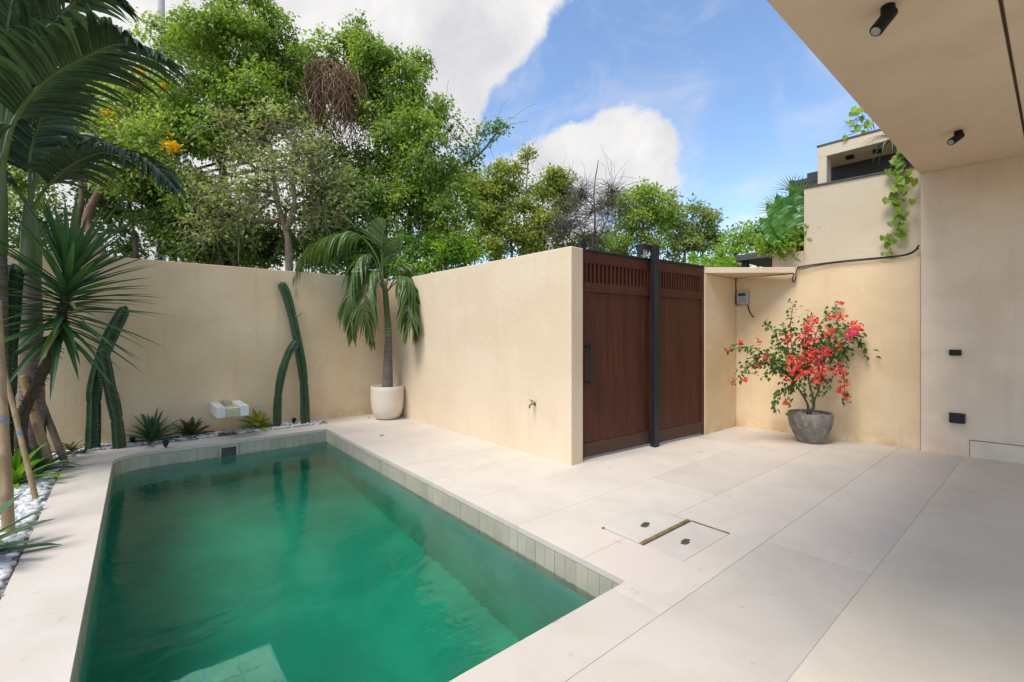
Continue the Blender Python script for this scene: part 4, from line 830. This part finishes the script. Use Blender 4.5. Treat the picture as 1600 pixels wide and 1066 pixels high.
# ------------------------------------------------------------------ gravel bed, spout, small fittings
gb = MB(); gb.prism([(-2.58,1.70),(-.542,1.70),(-.542,7.975),(2.615,7.90),(2.615,8.30),(-2.58,8.30)], -.3, -.035); gbo = tag(gb.build('gravel_bed', M['soil']), 'bed of white pebbles along the walls', kind='structure')
def ico(seed):
    bm = bmesh.new(); bmesh.ops.create_icosphere(bm, subdivisions=2, radius=1); R_ = random.Random(seed); k = [Vector((R_.gauss(0,1),R_.gauss(0,1),R_.gauss(0,1))) for _ in range(4)]
    for v in bm.verts: v.co *= 1+.10*sum(math.sin(v.co.dot(w)*1.3) for w in k)/2
    me = bpy.data.meshes.new('pebble'); bm.to_mesh(me); bm.free(); me.materials.append(M['pebble']); me.polygons.foreach_set('use_smooth', [True]*len(me.polygons)); return me
icos = [ico(s) for s in range(6)]
R_ = random.Random(9); peb = []
def scatter(x0, x1, yf0, yf1, n, lay):
    for _ in range(n):
        x = R_.uniform(x0, x1); y = R_.uniform(yf0(x), yf1(x)); s = R_.uniform(.016, .034)
        peb.append((x, y, -.032+lay*R_.uniform(.4,1)+(.020 if lay else .004), s))
scatter(-1.20,-.560, lambda x: 2.6, lambda x: 8.0, 3900, 0); scatter(-1.20,-.575, lambda x: 2.6, lambda x: 8.0, 2600, .028)
ff = lambda x: 7.99-(x+.54)*.0245
scatter(-.56,2.59, ff, lambda x: 8.29, 1300, 0); scatter(-.56,2.57, lambda x: ff(x)+.02, lambda x: 8.28, 900, .028)
peb.sort(key=lambda p: math.hypot(p[0], p[1])/p[3] if p[0] > -.95 else 1e9)
def pebmat(p):
    return Matrix.Translation(p[:3]) @ Matrix.Rotation(R_.uniform(0,6.28),4,'Z') @ Matrix.Rotation(R_.gauss(0,.3),4,'X') @ Matrix.Diagonal((p[3]*1.35,p[3]*R_.uniform(.8,1.05),p[3]*R_.uniform(.5,.75),1))
for p in peb[:300]:
    o = link('pebble', R_.choice(icos), gbo); o.matrix_local = pebmat(p)
Vs, Fs, off = [], [], 0
ic = []
for me in icos:
    v = np.zeros(len(me.vertices)*3); me.vertices.foreach_get('co', v); ic.append((np.c_[v.reshape(-1,3), np.ones(len(v)//3)], np.array([p.vertices[:] for p in me.polygons])))
for p in peb[300:]:
    v, f = R_.choice(ic); Vs.append((v @ np.array(pebmat(p)).T)[:, :3]); Fs.append(f+off); off += len(v)
me = bpy.data.meshes.new('pebbles'); V = np.concatenate(Vs); F = np.concatenate(Fs)
me.vertices.add(len(V)); me.vertices.foreach_set('co', V.ravel()); me.loops.add(F.size); me.loops.foreach_set('vertex_index', F.ravel().astype(np.int32)); me.polygons.add(len(F)); me.polygons.foreach_set('loop_start', np.arange(0, F.size, 3, dtype=np.int32)); me.update(calc_edges=True)
me.polygons.foreach_set('use_smooth', [True]*len(F))
pm2 = M['pebble'].copy(); pm2.name = 'white_pebbles_small'; me.materials.append(pm2)
for nd in pm2.node_tree.nodes:
    if nd.type == 'OBJECT_INFO': oi = nd
g2 = pm2.node_tree.nodes.new('ShaderNodeNewGeometry')
for l in list(oi.outputs['Random'].links): pm2.node_tree.links.new(g2.outputs['Random Per Island'], l.to_socket)
link('pebbles', me, gbo, kind='stuff')

s0 = (1.18, 8.3, .31); t = thing('water_spout', 'white cement water spout block projecting from the back garden wall', 'water spout', s0)
yw, yf = 8.303, 7.62
for a in (.98, 1.27): q = MB(); q.box((a,yf,.31),(a+.11,yw,.462)); q.build('side_block', M['white_stone'], t, bevel=.008)
q = MB(); q.box((1.092,yf+.006,.314),(1.268,yw,.395)); q.box((1.092,yf+.006,.395),(1.268,yf+.05,.430)); q.build('trough', M['spill'], t, bevel=.004)
q = MB(); q.box((1.092,yf+.002,.4302),(1.268,yf+.056,.444)); q.build('lip', M['white_stone'], t, bevel=.003)
q = MB(); q.tube([(1.16,yw,.46),(1.16,yw-.07,.46),(1.16,yw-.085,.43)], [.016,.016,.014], 12); q.build('nozzle', M['chrome'], t)
sp = (1.143,8.022,-0.048); tag((lambda q: (q.box((sp[0]-.10,7.90,-.0),(sp[0]+.13,8.06,.028)), q.build('splash_stone', M['dark_slate'], loc=(sp[0],8.06,0), bevel=.006))[1])(MB()), 'dark slate splash stone lying below the spout', 'stone')
for px_, lab in (((0.075,8.134,0), 'small black garden spotlight left of the agave'), ((0.408,7.578,0), 'small black garden spotlight at the right foot of the agave'), ((2.145,8.278,-0.001), 'small black garden spotlight between the feet of the tallest cactus')):
    t = thing('garden_spotlight', lab, 'spotlight', (px_[0],px_[1],0), 'black spotlights in the pebbles'); p = Vector((px_[0], min(px_[1], 8.2), .0))
    q = MB(); q.tube([p+Vector((0,0,-.05)), p+Vector((0,0,.04))], .008, 8); q.build('spike', M['black'], t); q = MB(); q.tube([p+Vector((0,.03,.03)), p+Vector((0,-.03,.085)), p+Vector((0,-.034,.088))], [.026,.034,.028], 16); q.build('lamp_head', M['black'], t)
for px_, s, rz, lab in (((2.859,6.412,0), .035, .4, 'dry curled leaf lying on the deck in front of the cream pot'), ((3.318,7.897,0), .03, 1.4, 'small brown leaf on the deck left of the cream pot')):
    q = MB(); q.strap((px_[0],px_[1],.006), (math.cos(rz),math.sin(rz),.25), s*2.6, s, .9, 4); tag(q.build('fallen_leaf', M['dead_vine'], loc=(px_[0],px_[1],0)), lab, 'leaf', 'fallen leaves on the deck')

# ------------------------------------------------------------------ bougainvillea in the grey pot
bp = (7.29,2.24,0); t = thing('plant_pot', 'rough grey tapered cement pot holding the bougainvillea', 'pot', bp)
q = MB(); q.lathe([(.02,0),(.14,0),(.155,.012),(.20,.10),(.245,.21),(.268,.31),(.273,.385),(.271,.41),(.262,.416),(.248,.41),(.24,.37)], bp, 48); q.build('body', M['stone_pot'], t, smooth=True)
q = MB(); q.lathe([(.001,.368),(.242,.3701)], bp, 32); so = q.build('soil', M['soil'], t)
for i in range(90):
    a, r = R_.uniform(0,6.28), .21*math.sqrt(R_.random()); o = link('pebble', R_.choice(icos), so); s = R_.uniform(.012,.022); o.matrix_local = Matrix.Translation((r*math.cos(a), r*math.sin(a), .376)) @ Matrix.Rotation(a,4,'Z') @ Matrix.Diagonal((s*1.3,s,s*.7,1))
b0 = (7.27,2.25,.39); bt = thing('bougainvillea_plant', 'bougainvillea bush with coral and pink blossoms in the grey pot', 'bougainvillea', b0)
R = np.random.default_rng(21)
hub = Vector((7.301,2.229,0.558)); hub2 = Vector((7.088,2.342,0.847)); hub3 = Vector((7.26,2.263,1.029))
q = MB(); q.tube(catmull([b0, (7.328,2.206,0.522), hub3.lerp(hub,.5), hub3], 8), [.026,.022,.019,.017,.015,.013,.012,.011,.010], 9); q.tube(catmull([(7.25,2.26,.39), (7.237,2.256,0.525), (7.12,2.328,0.74), (6.918,2.419,0.992)], 8), [.022,.019,.017,.015,.013,.012,.010,.009,.008], 9)
q.tube(catmull([(7.314,2.217,0.522), (7.28,2.115,0.818), (7.249,2.076,1.083)], 8), [.014,.012,.011,.010,.009,.008,.007,.006,.006], 8)
tips = [((1136,548),6.2,(1180,545)),((1146,597),6.1,(1190,565)),((1195,502),6.5,(1215,530)),((1240,472),6.5,(1235,520)),((1313,474),6.6,(1280,510)),((1338,512),6.45,(1300,520)),((1366,553),6.4,(1330,530)),((1321,624),6.2,(1312,570)),
        ((1290,520),6.3,(1275,545)),((1228,634),6.1,(1236,600)),((1205,560),6.1,(1225,570)),((1265,498),6.2,(1262,540)),((1318,500),6.6,(1290,535)),((1222,505),6.5,(1230,540)),((1350,520),6.3,(1310,535)),((1190,590),6.0,(1220,575)),((1258,560),6.0,(1255,580)),
        ((1208,640),5.95+.2,(1222,612)),((1262,490),6.4,(1258,530)),((1172,560),6.3,(1200,555)),((1290,600),6.1,(1285,585)),((1235,548),6.2,(1240,570)),((1310,545),6.15,(1290,560)),((1330,550),6.5,(1305,545)),((1160,575),6.25,(1195,568))]
Pl, Nl = [], []
for i, (tp_, d, md) in enumerate(tips):
    o = hub3 if md[0] > 1250 else hub2
    c = catmull([o, Vector(P(md[0], md[1], (6.38+d)/2)), P(tp_[0], tp_[1], d)], 14); q.tube(c, [.0085-.0004*j for j in range(15)], 6)
    for j in range(4, 15):
        for _ in range(4 if j < 13 else 3):
            Pl.append(np.array(c[j])+R.normal(size=3)*.038); Nl.append(np.array((c[j]-c[j-1]).normalized()))
q.build('stems', M['bark'], bt, smooth=True)
for cx, cy, d, r, n in ((1262,545,6.3,40,90),(1290,560,6.3,34,70),(1235,560,6.25,34,70),(1255,600,6.2,24,40),(1310,535,6.4,30,45),(1240,520,6.45,26,35),(1210,555,6.2,24,40),(1275,610,6.2,20,26)):
    c = np.array(P(cx,cy,d)); v = R.normal(size=(n,3)); v = nrmz(v)*R.uniform(.3,1,(n,1)); Pl += list(c+v*r*d/720); Nl += list(v)
Pl, Nl = np.array(Pl), np.array(Nl); Pl[:, 0] = np.minimum(Pl[:, 0], 7.70); n = len(Pl)
Dl = Nl*.3+R.normal(size=(n,3))*.6+np.array([0,0,-.35]); Lf = R.uniform(.038,.072,n)
leaves('foliage', Pl, Dl, R.normal(size=(n,3))*.6+np.array([-.35,-.35,.7]), Lf, Lf*.72, np.clip(R.normal(.45,.22,n),0,.93), M['boug'], bt, True, 'stuff', bend=.2)
for cx, cy, r, pk in ((1267,505,17,.0),(1262,529,22,.55),(1266,556,24,.1),(1238,568,20,.1),(1284,578,20,.1),(1246,584,18,.1),(1290,548,14,.2),(1292,520,14,.0),(1232,530,11,.0),(1330,522,15,.75),(1315,497,11,.0),(1336,508,12,.0),(1343,514,9,.0),(1303,494,8,0),(1311,576,14,.6),(1320,598,11,.1),(1320,621,12,.0),(1195,559,10,.0),(1182,571,8,.1),(1145,596,8,.0),(1164,596,8,.0),(1158,538,7,.0),(1230,630,8,.0),(1137,548,4,.0),(1309,543,9,.0),(1225,590,10,.1),(1258,572,20,.1),(1276,595,14,.0),(1316,610,9,0),(1187,532,5,0),(1314,474,4,0)):
    d = 6.05 if r > 12 else 6.2; s = r*d/720*.50; n = int(6+r*r*.105); P_ = np.array(P(cx,cy,d))+rdir(R, n)*R.uniform(.1,1,(n,1))**.5*s*1.45
    Dd = R.normal(size=(n,3)); Tt = np.where(R.uniform(size=n) < pk, .985, np.clip(R.normal(.4,.25,n),0,.92)); Lf = R.uniform(.032,.055,n)
    leaves('blossom', P_, Dd, R.normal(size=(n,3)), Lf, Lf*.85, Tt, M['bract'], bt, True, fold=.25)

# ------------------------------------------------------------------ plants on the neighbouring building
t = thing('elephant_ear_plant', 'big leaved elephant ear plant in the planter beside the neighbouring wall', 'plant', (8.1,2.75,2.6))
R_ = random.Random(31)
def heart(q, c, d, nr, L_, W):
    c, d, nr = Vector(c), Vector(d).normalized(), Vector(nr); s = d.cross(nr).normalized(); nr = s.cross(d); k = 11; vs = [c]
    for i in range(k):
        u = i/(k-1); w = W*.5*(math.sin(PI*min(1,.20+u*.80))**.75)*(1-u**5); back = -.22*L_*max(0,1-u*5)
        rip = .025*math.sin(u*16); p = c+d*(u*L_)+Vector((0,0,-.18*L_*u*u)); e = d*back
        vs += [p+e-s*w+nr*(.16*w+rip*L_), p, p+e+s*w+nr*(.16*w-rip*L_)]
    q.add(vs, [f for i in range(k-1) for f in ((1+i*3,2+i*3,5+i*3,4+i*3),(2+i*3,3+i*3,6+i*3,5+i*3))])
for (bx_, by), (ex, ey), d, w in (((1240,350),(1241,284),7.35,.36),((1228,352),(1196,306),7.1,.26),((1234,360),(1222,304),7.15,.34),((1222,370),(1186,330),7.0,.26),((1246,362),(1251,306),7.2,.36),((1236,374),(1205,322),6.95,.30),((1246,370),(1238,322),7.0,.32),((1225,380),(1190,352),6.95,.24),((1232,345),(1212,290),7.45,.24)):
    a, b_ = Vector(P(bx_,by,d)), Vector(P(ex,ey,d+.1)); q = MB(); q.tint = R_.uniform(.15,.9); heart(q, a, b_-a, (-.75,-.35+R_.uniform(-.4,.4),.5), (b_-a).length, w*1.15); lf = q.build('leaf', M['ear'], t)
    q = MB(); q.tube(catmull([(7.999,2.687,2.8), a.lerp(Vector((7.999,2.687,2.8)),.5)+Vector((0,0,.05)), a], 6), .010, 6); q.build('leaf_stalk', M['crownshaft'], lf)
def fan(c, aim, n, L_, W, m, par, span=2.3, seed=0):
    c, aim = Vector(c), Vector(aim).normalized(); s = aim.cross(Vector((-.7,-.5,.3))).normalized(); R_ = random.Random(seed); q = MB()
    for i in range(n):
        a = (i/(n-1)-.5)*span; q.tint = R_.uniform(.1,.9); q.strap(c, aim*math.cos(a)+s*math.sin(a)+Vector((0,0,R_.uniform(-.05,.05))), L_*R_.uniform(.85,1.05), W, .25, 4, (-.6,-.5,.5), lambda z: min(1,.5+1.4*z)*(1-z**2.2), .25)
    return q.build('fan_leaf', m, par)
t = thing('fan_palm', 'small fan palm with spiky leaves behind the elephant ear plant', 'palm', (8.25,2.72,2.6))
for (x, y), d, aim, l in (((1216,330),7.6,(.1,.45,1),.42),((1246,306),7.6,(0,-.05,1),.36),((1238,298),7.75,(.1,.2,1),.34),((1228,330),7.6,(0,.5,.8),.46)): fan(P(x,y,d), aim, 15, l, .022, M['leaf_dark'] if 0 else M['fern'], t, 2.5, int(x))
q = MB()
for x, y, d in ((1222,335,7.6),(1246,312,7.6),(1240,300,7.75),(1236,345,7.6)): q.tube([(8.348,2.786,2.854), P(x,y,d)], .008, 5)
q.build('stalks', M['crownshaft'], t)
R = np.random.default_rng(44)
def bush(name, label, lobes, m, size, dens=60, k=9, seed=1, aspect=.28, hang=.1, base=None, cat='shrub', spread=.05):
    R = np.random.default_rng(seed); t = thing(name, label, cat, base or lobes[0][:3]); P_, N_, T_, subs = crown_points(R, lobes, dens, k, spread, .4, 7)
    q = MB()
    for c, s in subs: limb(q, t.location, s, .010, .004, .05, 4, R, 5)
    q.build('stems', M['bark'], t); leafset(R, 'foliage', P_, N_, T_, size, m, t, hang, aspect, True); return t
bush('planter_shrub', 'dense narrow leaved shrub spilling over the edge of the neighbouring planter', [(7.753,2.828,2.93,0.159),(7.872,2.663,2.979,0.158),(7.623,2.872,2.821,0.108),(7.892,2.581,2.89,0.127),(7.632,2.668,2.793,0.116),(7.911,2.5,2.997,0.078,0.6),(7.985,2.829,3.143,0.142)], M['leaf_vine'], .10, 90, 9, 5, base=(7.937,2.739,2.82))
bush('planter_shrub', 'lime green low plants showing over the right gate leaf', [(8.703,4.707,2.957,0.128),(8.899,4.543,2.931,0.128),(9.124,4.354,2.906,0.128),(9.291,4.214,2.906,0.115)], M['leaf_lime'], .10, 60, 9, 6, base=(8.948,4.501,-0.06))
t = thing('fan_palm', 'bright fan palm tips just above the right gate leaf', 'palm', (8.61,4.524,-0.06))
for x, y in ((1083,418),(1100,420),(1122,422),(1140,421)): fan(P(x,y,9.0), (.15,.1,1), 13, .24, .02, M['leaf_lime'], t, 2.6, x)
q = MB(); q.tube([(8.61,4.524,-0.06), (8.658,4.484,2.525)], .04, 8); q.build('trunk', M['bark'], t)
q = MB()
for x, y in ((1083,418),(1100,420),(1122,422),(1140,421)): q.tube([(8.658,4.484,2.525), P(x,y,9.0)], .008, 5)
q.build('stalks', M['crownshaft'], t)
# trailing vine on the neighbour's wall
v0 = (7.846,1.306,3.682); t = thing('hanging_vine', 'lime green vine with rounded leaves trailing down the neighbouring wall', 'vine', v0)
vs_ = [(1412,232),(1408,258),(1414,285),(1402,312),(1404,335),(1396,360),(1392,380),(1388,396)]
vc = catmull([(7.843, 1.332, 3.941), (7.84, 1.357, 3.729), (7.844, 1.319, 3.492), (7.836, 1.396, 3.281), (7.837, 1.383, 3.084), (7.832, 1.435, 2.88), (7.829, 1.461, 2.713), (7.826, 1.488, 2.58)], 50); q = MB(); q.tube(vc, .004, 5); q.tube(catmull([(7.828,1.381,3.276),(7.821,1.354,3.033),(7.831,1.349,2.798)], 10), .003, 5); q.build('stem', M['crownshaft'], t)
R_ = random.Random(77)
for i in range(54):
    u = (i/54)**1.05; c = vc[int(u*50)]; sz = (.125-.075*u)*R_.uniform(.75,1.15); q = MB(); q.tint = R_.uniform(.15,.92)
    p = c+Vector((R_.uniform(-.05,.01)-.02, R_.gauss(0,.075*(1-.6*u)), R_.gauss(0,.03))); heart(q, p, (R_.uniform(-.5,.0),R_.gauss(0,.5),-.8), (-.8,-.3+R_.gauss(0,.4),.35), sz, sz*.95); q.build('leaf', M['vine_leaf'], t)
for x, y in ((1408,362),(1413,366),(1405,366)):
    q = MB(); q.tint = R_.uniform(.2,.8); heart(q, PW(x,y,-.02), (-.2,R_.gauss(0,.6),-.7), (-.8,-.3,.35), .07, .07); q.build('leaf', M['leaf_lime'], t)
rosette('strap_plant', 'long blue green strap leaves hanging from the neighbouring roof terrace', 'plant', (8.3,1.521,4.208), 26, .34, .52, .022, M['agave'], -.4, .8, 2.6, 9, ag)
t = thing('roof_plant', 'sprig of leaves against the sky above the neighbouring roof', 'plant', (8.561,1.824,4.346)); R_ = random.Random(5)
for x, y, s in ((1325,190,.16),(1330,205,.10),(1335,178,.15),(1342,196,.13),(1348,170,.16),(1322,212,.09),(1345,182,.12),(1352,205,.12),(1360,190,.16),(1338,168,.12)):
    q = MB(); q.tint = R_.uniform(.2,.9); heart(q, P(x,y,6.9), (R_.gauss(-.3,.4),R_.gauss(.3,.4),-.5), (-.6,-.5,.5), s*.8, s*.8); q.build('leaf', M['leaf_vine'], t)
q = MB()
for x, y in ((1326,198),(1332,180),(1345,172),(1350,195),(1324,212)): q.tube(catmull([(8.62,1.774,4.346), P((x+1370)/2+4,(y+225)/2-14,6.9), P(x,y,6.9)], 8), .005, 5)
q.build('stems', M['crownshaft'], t)
q = MB()
for i in range(9): q.tint = R_.random(); q.strap((8.549,1.899,4.782), (-.5+R_.gauss(0,.3),.6+R_.gauss(0,.4),-.2), .40, .016, .9, 5)
q.build('strap_leaves', M['agave'], t)
q = MB()
for px_, nx in (((1150,10),(1165,16)),): pass
